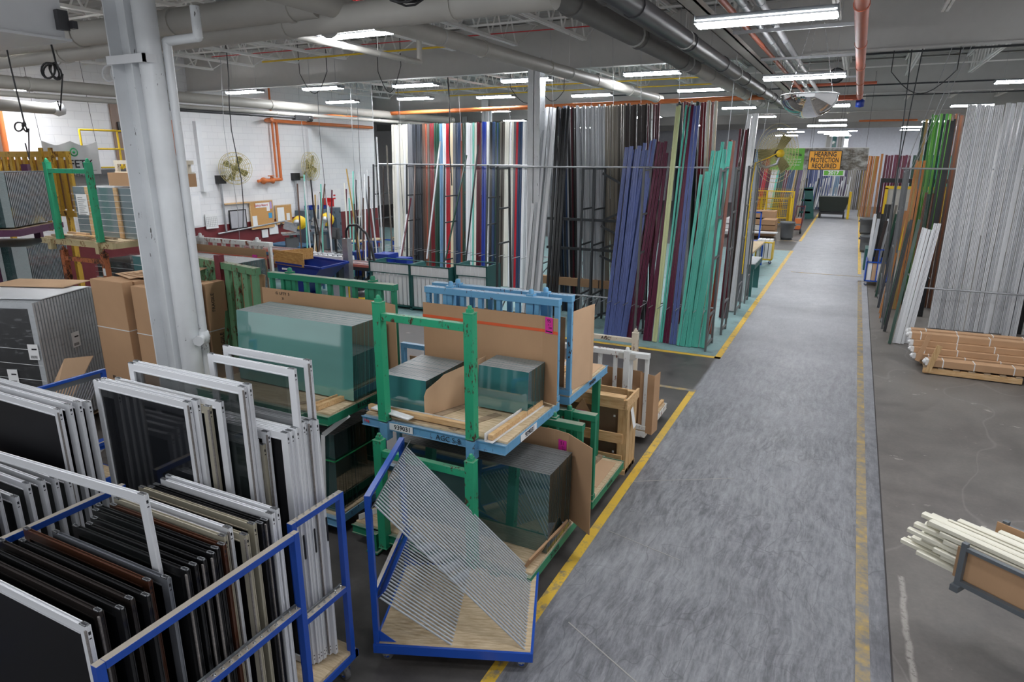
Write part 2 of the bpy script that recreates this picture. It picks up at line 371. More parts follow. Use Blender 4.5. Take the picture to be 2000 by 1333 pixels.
def joist(x, y0, y1):
    mb = MB(); z0, z1 = 6.12, 6.66
    for s in (-.03, .03): mb.box(x+s-.02, x+s+.02, y0, y1, z1-.03, z1+.03); mb.box(x+s-.02, x+s+.02, y0+1.2, y1-1.0, z0-.025, z0+.025)
    n = int((y1-y0-1.4)/.6); h = (y1-y0-2.2)/n
    for i in range(n):
        a = y0+1.2+i*h; mb.bar((x,a,z0), (x,a+h/2,z1), .026, .026); mb.bar((x,a+h/2,z1), (x,a+h,z0), .026, .026)
    mb.bar((x,y0,z1), (x,y0+1.2,z0), .02, .02); mb.bar((x,y1,z1), (x,y1-1.0,z0), .02, .02)
    return mb
ys = [-3, 4.75, 14.5, 24.3, 34.0, 43.8, 53.5]
for a, b in zip(ys[:-1], ys[1:]):
    jx = -17.3 if b < 24.5 else -32.0
    while jx < 5.9:
        if not (a < 0 and jx > -4): trim(joist(jx, a+.12, b-.12), M['joistwhite'])
        jx += 1.52 if b < 35 else 3.9

for a, b in zip(ys[:-1], ys[1:]):
    for f_, z_ in ((.3,6.16),(.3,6.6),(.68,6.16),(.68,6.6)):
        y_ = a + (b-a)*f_; trim(MB().box(-18.2 if b < 24.5 else -33, 5.9, y_-.015, y_+.015, z_-.015, z_+.015), M['joistwhite'])
# ---------------------------------------------------------------- lights
def make_light(lbl):
    r = root('ceiling_light', (0,0,0), lbl, 'light', 'fluorescent high-bay lights')
    mb = MB().prism([(-.15,0),(-.10,.07),(.10,.07),(.15,0),(.145,0),(.097,.064),(-.097,.064),(-.145,0)], -.61, .61, 0, Matrix(((0,0,1,0),(1,0,0,0),(0,1,0,0),(0,0,0,1))))
    mb.box(-.615,-.608,-.15,.15,-.003,.07).box(.608,.615,-.15,.15,-.003,.07)
    mb.build('reflector_housing', M['grey'], r)
    l = MB()
    l.prism([(-.135,.03),(-.12,-.012),(-.04,-.022),(.04,-.022),(.12,-.012),(.135,.03)], -.6, .6, 0, Matrix(((0,0,1,0),(1,0,0,0),(0,1,0,0),(0,0,0,1))))
    l.build('tube', M['tube'], r)
    for x in (-.45,.45): MB().tube((x,0,.07),(x*1.0,0,1.12),.004,4).build('hanger_wire', M['galv'], r)
    return r
LG = [(-11.35,6.46,5.6),(-16.9,9.4,5.35),(-15.65,14.29,5.6),(-12.96,14.48,5.6),(-15.58,18.31,5.6),(-6.83,8.40,5.6),(-10.0,14.5,5.55),
      (-12.63,18.28,5.6),(-15.87,24.12,5.6),(-10.11,18.91,5.6),(-13.31,24.9,5.6),(-7.03,14.67,5.55),(-9.2,24.2,5.6),(-7.27,19.64,5.6),(-4.23,15.14,5.6),(-4.06,19.46,5.6),
      (-4.22,27.25,5.6),(-.92,6.96,5.09),(-.94,12.28,5.10),(-.95,19.5,5.10),(-1.3,36.5,5.5),(-1.08,25.80,4.86),(-1.14,33.63,4.88),(-3.89,43.33,5.0),(-1.2,41,5.0),(-1.2,49,5.1),(1.95,7.6,5.35),
      (-4.0,2.2,5.6),(-10.5,1.8,5.6),(2.6,2.0,5.6),(3.2,13.5,5.5),(3.2,19.5,5.5),(-4.2,34,5.6),(-4.5,50,5.6),(2.8,50,5.6),(-4.5,57,5.6),(-.9,56,5.6),(3.0,56,5.6),(-9,32,5.6),(-16,32,5.6),(-22,28,5.6),(3.2,28,5.5),(-9,42,5.6),(-16,42,5.6),(3.2,40,5.5)]  # far rows at the end are extra lights added to brighten the far wall
LBL = {0:'fluorescent light half hidden behind the hanging white box at top left',1:'fluorescent light farthest left, beside the bare white wall',2:'fluorescent light just right of the round white column pipe',
 3:'fluorescent light third from the left in the row beyond the white column',4:'small fluorescent light above the right hand wall fan',5:'bright fluorescent light at upper left centre with its end open',6:'fluorescent light above the ivory profiles, nearest of its row',
 7:'fluorescent light second in line above the ivory profiles',8:'tiny distant fluorescent light above the ivory profiles',9:'fluorescent light above the tall profiles left of the second column',10:'faint distant fluorescent light left of the second column',
 11:'fluorescent light crossing behind the second white column',12:'tiny fluorescent light low beside the second column, over the blue and red profiles',13:'fluorescent light right of the second column, above the silver profiles',14:'fluorescent light above the taupe profiles, larger of two',
 15:'fluorescent light above the dark red profiles, smaller of two',16:'small fluorescent light beside the top of the tall white profile',17:'largest fluorescent light, long and bright at the top over the lane',18:'fluorescent light hanging right above the mirror dome',
 19:'fluorescent light partly hidden behind the mirror dome',20:'faint light right of the hearing sign, far down the lane',21:'fluorescent light just below the mirror dome',22:'fluorescent light above the hearing protection sign',23:'faint fluorescent light above the yellow aisle fan',
 24:'distant lane light behind the hearing sign',25:'most distant lane light by the back wall',26:'fluorescent light cut off by the right edge of the view'}
l0 = None
for i, p in enumerate(LG):
    if l0 is None: l0 = make_light(LBL[0]); o = l0
    else: o = dup(l0)
    o.location = p; o['label'] = LBL.get(i, 'extra fluorescent light in the roof, %s of those added to brighten the halls' % nth(i-27 if i > 26 else i))

# ---------------------------------------------------------------- pipes and ducts
def thing1(name, mb, m, label, cat, group=None, bev=0): return tag(mb.build(name, m, bev=bev), label, cat, group)
def couplings(o, m, p, q, r, step):
    p = Vector(p); q = Vector(q); L = (q-p).length; d = (q-p)/L; t = step*.6
    while t < L: MB().tube(p+d*(t-.04), p+d*(t+.04), r*1.12, 14).build('coupling', m, o); t += step
def pipe(name, pts, r, m, label, cat='pipe', step=2.4, group=None):
    root_ = None; mb = MB()
    for a, b in zip(pts[:-1], pts[1:]): mb.tube(a, b, r, 16)
    for a in pts[1:-1]: mb.lathe([(0,-r),(r*.7,-r*.7),(r*1.08,0),(r*.7,r*.7),(0,r)], a, 12)
    o = tag(mb.build(name, m), label, cat, group)
    for a, b in zip(pts[:-1], pts[1:]): couplings(o, m, a, b, r, step)
    return o
def hangers(o, pts, r, top=6.7):
    for p in pts:
        mb = MB(); p = Vector(p); mb.tube((p.x,p.y,p.z+r), (p.x,p.y,top), .008, 5); mb.tube((p.x,p.y-.012,p.z),(p.x,p.y+.012,p.z), r*1.1, 14)
        mb.build('hanger', M['deckwhite'], o)
o = pipe('overhead_pipe', [(-5.1,0.5,5.4),(-5.1,19.2,5.4)], .11, M['pipewhite'], 'long off-white pipe running from top centre down to the second column'); hangers(o, [(-5.1,y,5.4) for y in (4,8,12.5,17)], .11)
o = pipe('ventilation_duct', [(-2.78,3,5.4),(-2.78,12.6,5.4)], .135, M['ductgrey'], 'dark grey round duct left of the black duct at the top', 'duct'); hangers(o, [(-2.78,y,5.4) for y in (5,9,12)], .14)
o = pipe('ventilation_duct', [(-2.78,12.6,5.4),(-2.78,22.5,5.4),(-2.4,23.0,5.4),(-1.9,23.0,5.4)], .12, M['pipewhite'], 'off-white round duct continuing the grey one towards the mirror dome', 'duct'); hangers(o, [(-2.78,y,5.4) for y in (14,18,22)], .12)
o = pipe('ventilation_duct', [(-2.12,3,5.3),(-2.12,22,5.3)], .11, M['ductdark'], 'black round duct over the left side of the lane', 'duct'); hangers(o, [(-2.12,y,5.3) for y in (5,9,13,18)], .11)
o = pipe('ventilation_duct', [(-2.42,3,5.42),(-2.42,21.5,5.42)], .085, M['ductgrey'], 'thinner grey duct between the grey and the black ducts', 'duct')
thing1('cable_tray', MB().box(-1.98,-1.80,3,22,5.52,5.54).box(-1.98,-1.965,3,22,5.52,5.60).box(-1.815,-1.80,3,22,5.52,5.60), M['pipewhite'], 'flat pale cable tray running beside the black duct over the lane', 'tray')
o = pipe('overhead_pipe', [(-5.9,6.0,5.45),(-7.2,6.0,5.5),(-7.2,10.6,5.5),(-7.2,10.6,5.9)], .05, M['pipewhite'], 'slim off-white pipe with an upturned end near the top centre', step=1.6)
hangers(o, [(-7.2,y,5.5) for y in (7.4,9.4)], .05)
o = pipe('overhead_pipe', [(-18.2,5.95,5.45),(-5.3,5.95,5.45)], .15, M['pipewhite'], 'upper of two thick off-white pipes crossing behind the big column', step=1.9)
o = pipe('overhead_pipe', [(-18.2,6.45,5.35),(-2.6,6.0,5.30)], .14, M['pipewhite'], 'lower of two thick off-white pipes crossing behind the big column', step=2.2); hangers(o, [(x,6.2,5.3) for x in (-10.5,-8.5,-5.4)], .14)
o = pipe('overhead_pipe', [(-14.2,6,5.2),(-14.2,23,5.2)], .12, M['pipewhite'], 'off-white pipe running low along the left hall towards the wall end', step=3)
o = pipe('overhead_pipe', [(-14.0,6,4.98),(-14.0,23,4.98)], .05, M['pipewhite'], 'thin off-white pipe just under the low pipe at left', step=3)
o = pipe('overhead_pipe', [(-16.6,5,5.0),(-16.6,9.6,4.92)], .12, M['pipewhite'], 'short white pipe against the upper left wall', step=3)
MB().lathe([(0,-.16),(.15,-.1),(.17,.02),(.12,.12),(0,.16)], (-16.6,9.65,4.92), 10).build('valve', M['white'], o)
o = pipe('crane_rail', [(-14.0,9.9,4.9),(-14.0,14.4,4.9)], .035, M['ductdark'], 'black horizontal rail hanging in front of the white wall', 'rail', 5)
MB().box(-14.06,-13.94,14.4,14.95,4.84,4.97).lathe([(0,-.1),(.09,-.06),(.09,.06),(0,.1)], (-14,15.0,4.9), 10, axis=(0,1,0)).build('trolley_end', M['black'], o)
o = pipe('sprinkler_pipe', [(-18.0,19.0,5.22),(-2.3,18.9,5.33)], .06, M['orange'], 'long orange pipe crossing the hall above the profile racks', step=4)
o = pipe('sprinkler_pipe', [(-17.7,17.2,5.06),(-18.1,17.3,5.04),(-18.1,23.0,5.0)], .06, M['orange'], 'orange pipe running along the white wall above the fans', step=3)
o = pipe('sprinkler_pipe', [(-18.1,17.75,5.0),(-18.1,17.75,3.08),(-18.1,16.7,3.05)], .05, M['orange'], 'orange drop pipe on the white wall ending in a valve between the fans', step=1.2)
MB().lathe([(0,-.3),(.09,-.28),(.12,-.2),(.07,-.1),(.07,.1),(.12,.2),(0,.26)], (-18.05,17.1,3.06), 10, axis=(0,1,0)).lathe([(.0,-.1),(.11,-.1),(.11,-.07),(0,-.07)], (-18.0,17.2,3.3), 10).tube((-18.0,17.2,3.06),(-18,17.2,3.2),.03).build('valve', M['orange'], o)
pipe('sprinkler_pipe', [(-18.12,17.58,6.6),(-18.12,17.58,3.15)], .035, M['orange'], 'thin orange riser beside the drop pipe on the white wall', step=9)
o = pipe('sprinkler_main', [(-.15,1,5.3),(-.15,19.6,5.3),(-.85,19.6,5.3)], .068, M['orange2'], 'thick orange-red pipe running over the right of the lane', step=2.6)
MB().lathe([(0,-.12),(.1,-.1),(.1,.06),(0,.1)], (-.13,19.75,5.18), 12).build('end_cap', M['bluebin'], o)
o = pipe('sprinkler_pipe', [(-1.62,4.5,5.62),(-1.62,22,5.62)], .035, M['orange2'], 'thin orange-red pipe above the big lane light', step=3)
for i, x in enumerate((-1.42,-1.22)):
    pipe('conduit', [(x,4,5.60),(x,24,5.60)], .045, M['galv'], ['left one of two grey conduits over the lane','right one of two grey conduits over the lane'][i], step=3)
o = pipe('sprinkler_pipe', [(-1.9,21.0,5.75),(0.2,21.0,5.75)], .04, M['orange2'], 'short orange-red branch pipe behind the mirror dome', step=9); hangers(o, [(-.9,21,5.75)], .04)
o = pipe('sprinkler_pipe', [(-.2,40,5.6),(2.4,40,5.6)], .05, M['orange'], 'short orange pipe high at the far right of the lane', step=9); hangers(o, [(0,40,5.6),(2.2,40,5.6)], .05)
for i, y in enumerate((10.2,13.2,16.8)):
    thing1('strut_channel', MB().box(-1.75,-.1,y-.02,y+.02,5.50,5.54), M['galv'], ['nearest','middle','farthest'][i] + ' grey strut crossing under the conduits over the lane', 'strut')
for i,(y,z,x0) in enumerate(((16,6.05,-1),(17.6,6.05,-1),(24.0,5.95,-9),(29,6.0,-6))):
    pipe('conduit', [(x0,y,z),(5.9,y,z)], .022, M['rackdark'], ['nearest','second','third','farthest'][i] + ' thin black conduit crossing the ceiling at right', step=9)
for i,(y,x0,x1,m) in enumerate(((12.5,-13,-7.5,'yellow'),(16.5,-15,-7,'yellow'),(20.5,-15,-3,'yellow'),(22.5,-14,-3,'yellow'),(9.3,-12,-7,'yellow'))):
    pipe('gas_pipe', [(x0,y,6.05),(x1,y,6.05)], .02, M[m], 'thin yellow gas pipe crossing among the roof joists, %s one listed from the middle' % nth(i) if False else ['thin yellow gas pipe over the second row of lights','thin yellow gas pipe just past the first white beam','thin yellow gas pipe past the second row of lights','thin yellow gas pipe farthest from the camera','thin yellow gas pipe nearest the camera'][i] , 'pipe', 30, 'thin yellow gas pipes')
for i,(y,x0,x1) in enumerate(((9.8,-8,-2.5),(8.6,-9,-3),(11.9,-14,-4))):
    pipe('alarm_cable', [(x0,y,6.15),(x1,y+.4,6.15)], .010, M['redpaint'], ['nearest','second','farthest'][i] + ' thin red cable strung under the roof at top centre' , 'cable', 50)
# thin pipe beside the big column with elbow and valve
o = pipe('down_pipe', [(-5.95,4.92,5.30),(-5.95,4.92,5.02),(-6.34,4.86,5.0),(-6.37,4.86,1.0)], .045, M['steelwhite'], 'slim white pipe beside the big column, ending in a valve', step=9)
MB().lathe([(0,-.09),(.06,-.07),(.075,0),(.06,.07),(0,.09)], (-6.37,4.86,1.92), 12).tube((-6.37,4.86,1.92),(-6.27,4.72,1.92),.045,10).tube((-6.28,4.735,1.92),(-6.26,4.705,1.92),.062,6).build('valve', M['steelwhite'], o)
o = thing1('down_pipe', MB().tube((-6.44,4.73,0),(-6.44,4.73,5.9),.112,24), M['steelwhite'], 'thick round white pipe strapped to the big steel column', 'pipe')
MB().box(-6.90,-6.33,4.57,4.60,4.78,4.86).box(-6.345,-6.33,4.57,4.75,4.78,4.86).build('strap', M['white'], o)
# white housing hanging at top left
o = thing1('duct_box', MB().box(-9.2,-7.15,2.0,4.35,5.0,6.0), M['white'], 'large white sheet metal box hanging at the top left corner', 'duct')
MB().box(-9.24,-7.11,1.96,4.39,4.985,5.01).build('bottom_flange', M['white'], o)
MB().box(-7.14,-7.08,4.27,4.37,5.08,5.26).box(-7.1,-7.03,4.37,4.42,5.10,5.17).build('floodlight', M['ductdark'], o)
# speaker
o = root('loudspeaker', (-.66,17.5,5.62), 'small round black loudspeaker hanging near the orange main', 'speaker')
MB().lathe([(0,-.14),(.16,-.13),(.17,-.05),(.15,.08),(0,.12)], (0,0,0), 16, axis=(0,1,0)).build('cabinet', M['black'], o)
MB().lathe([(0,-.16),(.10,-.15),(.14,-.135)], (0,0,0), 16, axis=(0,1,0)).build('grille', M['grey'], o)
MB().tube((0,0,.1),(0,0,1.12),.012).build('hanger', M['galv'], o)
# convex mirror dome with chains
o = root('mirror_dome', (-.80,11.9,4.80), 'large convex half-dome safety mirror hanging over the lane on chains', 'mirror')
pr = [(0.42*math.cos(a), -.34*math.sin(a)) for a in [math.pi/2*i/10 for i in range(10, -1, -1)]]
d = MB().lathe(pr, (0,0,0), 40).build('mirror', M['chrome'], o)
MB().lathe([(.42,0),(.43,.012),(.41,.02),(.40,0)], (0,0,0), 40).build('rim', M['galv'], o)
for a in (.5,2.6,4.6):
    mb = MB(); p = Vector((.38*math.cos(a),.38*math.sin(a),0)); q = Vector((.05*math.cos(a),.05*math.sin(a),1.25))
    for j in range(26):
        u = p.lerp(q, j/26); v = p.lerp(q, (j+.8)/26); mb.bar(u, v, .012 if j%2 else .004, .004 if j%2 else .012)
    mb.build('chain', M['galv'], o)
# hanging cable coils and drop cords
def coil(c, r, n, m, label, tail=1.2):
    mb = MB(); pts = []
    for i in range(n*14):
        a = 2*math.pi*i/14; rr = r*(1+.12*math.sin(i*.37)); pts.append((c[0]+rr*math.cos(a), c[1]+.05*math.sin(i*.21), c[2]-.1+rr*.75*math.sin(a)))
    mb.path(pts, .010, 5); mb.path([pts[0], (c[0],c[1],c[2]+.6), (c[0]-.1,c[1],6.6)], .010, 5)
    if tail: mb.path([pts[-1],(c[0]+.02,c[1],c[2]-.5),(c[0],c[1],c[2]-tail)], .008, 5)
    return thing1('cable_coil', mb, m, label, 'cable')
coil((-3.64,5.2,5.42), .20, 6, M['black'], 'coiled black cable hanging at the top centre', 0)
coil((-7.72,4.50,4.86), .10, 5, M['black'], 'coiled black and grey cable hanging below the white box at top left', .40)
coil((-9.6,5.1,4.35), .07, 3, M['black'], 'small black cable loop at the left edge below the white pipe', .3)
coil((-7.38,4.95,4.86), .11, 2, M['white'], 'loose white cable loops just left of the big column', 0)
def swag(p, q, dip, label, r=.010, m='black'):
    p = Vector(p); q = Vector(q); pts = [p.lerp(q, i/10) - Vector((0,0,dip*math.sin(math.pi*i/10))) for i in range(11)]
    thing1('hanging_cable', MB().path([(p.x,p.y,6.7)]+pts+[(q.x,q.y,6.7)], r, 5), M[m], label, 'cable')
swag((-12.9,13.6,5.9),(-12.0,13.6,5.9),.5,'drooping black cable between lights above the left wall fan')
swag((-10.9,14.2,5.9),(-10.2,14.2,6.0),.55,'drooping black cable left of the long row of lights')
swag((-9.3,18.3,5.8),(-8.2,18.3,5.8),.45,'drooping black cable above the left profile rack')
swag((.4,17.0,5.6),(1.6,17.2,5.6),.45,'drooping black cable right of the orange-red main')
swag((-8.2,17.8,5.9),(-7.4,17.8,5.6),.4,'drooping black cable just left of the second column')
def cord(x, y, z0, z1, m='rackdark', label='', r=.007, sway=.06):
    pts = [(x+sway*math.sin(i*1.3+x), y+sway*.4*math.sin(i*.9), z0+(z1-z0)*i/8) for i in range(9)]
    return thing1('drop_cord', MB().path(pts, r, 5), M[m], label, 'cord')
cord(-13.2,11.6,2.2,6.74,label='dark drop cord hanging in front of the left wall fan',r=.012)
cord(-13.9,12.0,1.0,6.74,'galv','grey wire hanging just left of the left wall fan')
for i,(x,y,z0) in enumerate(((-16.5,17.3,1.2),(-14,15.4,1.0),(-12.9,15.5,1.0),(-12.6,15.4,.8),(-12.0,15.3,.8),(-12.3,16.9,1.0))):
    cord(x,y,z0,6.74,['galv','rackdark'][i%2],['grey wire hanging between the two wall fans','dark wire hanging in front of the right wall fan','nearest dark wire hanging left of the wall corner','grey wire hanging beside the lockers','dark wire hanging right of the lockers','thin wire hanging by the end of the white wall'][i], .008, .02)
cord(-11.1,17.8,3.0,6.74,'black','thick black air hose hanging beside the ivory profiles', .02, .03)
for i,(x,y) in enumerate(((.85,14.2),(.95,14.6),(1.0,15.2))):
    pass
# ================================================================ window sashes and their carts (front left)
for n_, c_ in dict(swhite=(.74,.75,.78), sblack=(.012,.012,.013), sbrown=(.075,.028,.015), sbronze=(.028,.022,.02), sbeige=(.40,.37,.29), sgrey=(.16,.17,.19)).items():
    M[n_] = plain('sash_' + n_[1:], c_, .28, 0, .04)
M['pile'] = plain('grey_pile_strip', (.22,.20,.19), .95, 0, .5, 90)
M['alu'] = plain('bare_aluminium', (.62,.64,.66), .25, .9, .05)
_sm = {}
def sash_meshes(w, h, mk, pk):
    key = (round(w,2), round(h,2), mk, pk)
    if key in _sm: return _sm[key]
    m = M[mk]; F = .052; T = .024
    out = []
    # top rail with two glazing ribs on its upper face
    tr = MB().box(-w+F, -F, 0, T, h-F-.004, h-.012).box(-w+F, -F, .000, .005, h-.012, h-.003).box(-w+F, -F, T-.005, T, h-.012, h-.003).box(-w+F,-F,-.003,.002,h-F-.004,h-F+.004)
    out.append(('top_rail', tr.mesh('top_rail', m)))
    out.append(('bottom_rail', MB().box(-w+F, -F, 0, T, .0, F).mesh('bottom_rail', m)))
    for nm, x0, x1 in (('stile', -F, 0), ('stile', -w, -w+F)):
        s = MB().box(x0, x1, 0, T, 0, h-.003)
        # open hollow end on top: bright aluminium rim round a dark hole
        s.box(x0+.006, x1-.006, .006, T-.006, h-.003, h-.0025, 2)
        for a in ((x0, x1, 0, .005), (x0, x1, T-.005, T), (x0, x0+.005, 0, T), (x1-.005, x1, 0, T)): s.box(a[0], a[1], a[2], a[3], h-.003, h+.002, 1)
        if x1 == 0:
            s.box(0, .004, 0, .005, 0, h, 0); s.box(0, .004, T-.005, T, 0, h, 0)
            for zz in (h-.045, h-.075): s.box(0, .0015, T/2-.006, T/2+.006, zz-(.009 if zz > h-.05 else .003), zz+(.009 if zz > h-.05 else .003), 2)
            for zz in (.04, .07): s.box(0, .0015, T/2-.005, T/2+.005, zz-.004, zz+.004, 2)
        out.append((nm, s.mesh(nm, [m, M['alu'], M['ink']])))
    out.append(('screen' if pk == 'screen' else 'glass_pane', MB().box(-w+F-.004, -F+.004, T*.45, T*.55, F-.004, h-F).mesh('pane', M[pk])))
    _sm[key] = out; return out
def sash(x, y, z, w, h, mk, pk, label, cat='window sash', group=None, rz=0.0, tilt=0.0, lean=0.0, strip=False, lock=False, name='window_sash'):
    r = root(name, (x, y, z), label, cat, group, rot=(lean, tilt, rz))
    for nm, me in sash_meshes(w, h, mk, pk):
        o = bpy.data.objects.new(nm, me); col.objects.link(o); o.parent = r
    if strip:
        key = ('strip', round(h,2))
        if key not in _sm: _sm[key] = MB().box(-.005, .006, -.008, .001, .02, h-.02).mesh('weatherstrip', M['pile'])
        o = bpy.data.objects.new('weatherstrip', _sm[key]); col.objects.link(o); o.parent = r
    if lock:
        key = ('lock',)
        if key not in _sm: _sm[key] = MB().prism([(-.007+.0*0,-.09),(.007,-.09),(.007,.09),(-.007,.09)], 0, .002, 0, Matrix(((0,0,1,0),(1,0,0,0),(0,1,0,0),(0,0,0,1)))).tube((0,0,-.09),(.002,0,-.09),.007,10).tube((0,0,.09),(.002,0,.09),.007,10).mesh('lock_slot', M['ink'])
        o = bpy.data.objects.new('lock_slot', _sm[key]); col.objects.link(o); o.parent = r; o.location = (.0045, .018, lock)
    return r
CN = dict(swhite='white', sblack='black', sbrown='brown', sbronze='dark bronze', sbeige='beige', sgrey='silver grey')
ORD = ['first','second','third','fourth','fifth','sixth','seventh','eighth','ninth','tenth','eleventh','twelfth','thirteenth','fourteenth','fifteenth','sixteenth','seventeenth','eighteenth','nineteenth','twentieth','twenty-first','twenty-second','twenty-third']
# cart 1: short insect screens, from the camera backwards  (right x, y, width, height, colour, strip)
c1 = [(-3.02,1.46,1.62,1.46,'swhite',1),(-3.08,1.56,1.30,1.45,'sbronze',1),(-3.00,1.62,1.30,1.45,'sblack',0),(-3.03,1.69,1.22,1.45,'sbronze',0),(-2.98,1.745,1.16,1.45,'sblack',0),
      (-3.09,1.83,1.16,1.45,'sbrown',0),(-3.02,1.89,1.04,1.45,'sgrey',0),(-2.99,1.985,1.03,1.45,'sblack',1),(-2.99,2.035,.98,1.45,'sblack',0),
      (-2.99,2.09,1.02,1.45,'sblack',1),(-2.98,2.145,1.10,1.46,'sblack',1),(-3.00,2.19,1.12,1.46,'sblack',0),(-3.00,2.235,1.04,1.46,'sbrown',0),(-3.04,2.28,1.02,1.48,'sbeige',0),
      (-3.06,2.335,1.12,1.50,'swhite',1),(-2.98,2.38,.96,1.45,'sbeige',1),(-3.02,2.475,1.08,1.46,'sbeige',0),(-3.01,2.525,1.07,1.44,'sblack',0),(-3.01,2.565,1.07,1.44,'sblack',1),(-3.00,2.605,1.05,1.47,'swhite',0),(-3.00,2.645,1.05,1.48,'swhite',0)]
for i, (x, y, w_, h_, mk, st) in enumerate(c1):
    sash(x, y, .27, w_, h_, mk, 'screen', 'low %s framed insect screen, %s from the front in the blue railed cart' % (CN[mk], ORD[i]), 'window screen', 'low insect screens in the front blue cart', strip=st, name='window_screen')
sash(-3.10, 1.935, .30, 2.1, 1.86, 'swhite', 'paneopen', 'long tall white framed screen standing high among the low dark ones', 'window screen', tilt=math.radians(-2.2), name='window_screen', strip=0)
# cart 2: tall screens and patio sashes, their right edges stepping towards the lane
c2 = [(-3.762,2.690,2.323,1.02,'swhite','pane',1,0,'nearest tall white patio screen right of the blue lattice'),
 (-3.718,2.720,2.334,1.02,'swhite','pane',0,0,'second tall white patio screen right of the blue lattice'),
 (-3.638,2.745,2.296,1.10,'sbeige','pane',1,0,'beige framed patio screen standing between white ones'),
 (-3.550,2.770,2.335,1.10,'swhite','pane',0,0,'white patio screen right behind the beige one'),
 (-3.349,2.797,2.463,1.16,'swhite','paneclear',1,0,'widest tall white framed screen in front of the big column'),
 (-3.332,2.825,2.474,1.16,'swhite','paneclear',0,0,'tall white framed screen directly behind the widest one'),
 (-3.357,2.853,2.071,.90,'swhite','screen',0,0,'lower white screen just right of the widest tall one'),
 (-3.326,2.880,2.029,.90,'sbeige','screen',0,0,'lower beige screen just right of the widest tall one'),
 (-3.303,2.905,2.117,.88,'swhite','screen',1,0,'lower white screen just behind the lower beige one'),
 (-3.154,2.932,2.128,.84,'swhite','screen',0,0,'white patio screen, first of seven whose feet stand by the caster'),
 (-3.137,2.957,2.136,.84,'swhite','screen',0,.98,'white patio screen, second of seven whose feet stand by the caster'),
 (-3.115,2.982,2.150,.84,'swhite','screen',0,0,'white patio screen, third of seven whose feet stand by the caster'),
 (-3.113,3.007,2.557,.81,'swhite','paneclear',0,0,'taller clear white sash in front of the green glass, the nearer of two'),
 (-3.106,3.033,2.176,.84,'swhite','screen',0,1.0,'white patio screen, fourth of seven whose feet stand by the caster'),
 (-3.117,3.060,2.149,.84,'swhite','screen',1,0,'white patio screen, fifth of seven whose feet stand by the caster'),
 (-3.097,3.085,2.169,.84,'swhite','screen',1,0,'white patio screen, sixth of seven whose feet stand by the caster'),
 (-3.063,3.112,2.173,.84,'swhite','screen',0,1.06,'white patio screen, last of seven whose feet stand by the caster'),
 (-3.104,3.140,2.581,.82,'swhite','paneclear',1,0,'taller clear white sash in front of the green glass, the farther of two')]
for i, (x, y, h_, w_, mk, pk, st, lk, lb) in enumerate(c2):
    sash(x, y, .27, w_, h_-.27, mk, pk, lb, 'window screen', 'tall screens in the second blue cart', strip=st, lock=lk, name='window_screen')
# cart 3, front part at far left
c4_ = [(-4.74,2.40,2.0,1.93),(-4.72,2.46,2.0,1.95),(-4.71,2.52,2.0,1.95),(-4.70,2.58,2.0,1.93)]
for i, (x, y, w_, h_) in enumerate(c4_): sash(x, y, .27, w_, h_, 'swhite', 'screen', 'tall white screen cut by the left edge, %s of four close together' % ORD[i], 'window screen', 'tall white screens at the left edge', strip=(i==0), name='window_screen')
c5 = [(-4.76,1.78,1.42),(-4.70,1.86,1.50),(-4.72,1.93,1.53),(-4.66,2.00,1.47),(-4.66,2.08,1.53),(-4.62,2.15,1.53),(-4.60,2.22,1.52),(-4.58,2.29,1.50)]
for i, (x, y, h_) in enumerate(c5): sash(x, y, .27, 1.3, h_, 'swhite', 'screen', 'small white screen behind the left blue rail, %s from the front' % ORD[i], 'window screen', 'small white screens at far left', name='window_screen')

# ---------------------------------------------------------------- blue sash carts
def caster(mb_parent, x, y, r=.055, z=None):
    c = MB().lathe([(0,-.018),(r*.5,-.018),(r*.55,-.022),(r*.9,-.022),(r,-.014),(r,.014),(r*.9,.022),(r*.55,.022),(r*.5,.018),(0,.018)], (x,y,r), 18, axis=(.3,1,0)).build('wheel', M['rubber'], mb_parent)
    MB().lathe([(0,-.0235),(r*.52,-.0235),(r*.52,.0235),(0,.0235)], (x,y,r), 14, axis=(.3,1,0)).build('wheel_hub', M['blue'], c)
    MB().box(x-.04,x+.04,y-.04,y+.04,.125,.135).bar((x-.008,y-.030,.13),(x-.0,y-.030,r),.004,.05,(1,0,0)).bar((x+.008,y+.030,.13),(x,y+.030,r),.004,.05,(1,0,0)).tube((x,y-.034,r),(x,y+.034,r),.006).lathe([(0,0),(.03,0),(.03,.02),(0,.02)],(x,y,.11),12).build('caster_fork', M['alu'], c)
def gate(r, x, y0, y1, z0, z1, zm, t=.045, pins=True, toppins=False):
    mb = MB().box(x-t/2,x+t/2,y0,y0+t,z0,z1).box(x-t/2,x+t/2,y1-t,y1,z0,z1).box(x-t/2,x+t/2,y0+t,y1-t,z1-t,z1).box(x-t/2,x+t/2,y0+t,y1-t,zm-t,zm)
    g = mb.build('side_frame', M['bluedust'], r, bev=.003)
    n = int((y1-y0)/.058); zz = z1 if toppins else zm
    if pins:
        tr = MB().box(x-t/2-.012,x-t/2,y0+t,y1-t,zm-t,zm+.012).build('pin_strip', M['grey'], g)
        for i in range(n):
            y = y0+t+.03+i*.058
            if y > y1-t-.01: break
            p = MB(); p.tube((x+.0,y,zm),(x+.0,y,zm+.022),.006,8).tube((x-.0,y,zm),(x-.0,y,zm+.003),.011,6)
            if toppins: p.tube((x,y,z1),(x,y,z1+.014),.006,8)
            p.build('pin', M['alu'], g)
    return g
r = root('sash_cart', (0,0,0), 'front blue steel cart holding the low dark insect screens', 'cart')
gate(r, -2.90, 1.40, 2.70, .22, 1.60, 1.06)
gate(r, -4.44, 1.20, 2.58, .22, 1.62, .95)
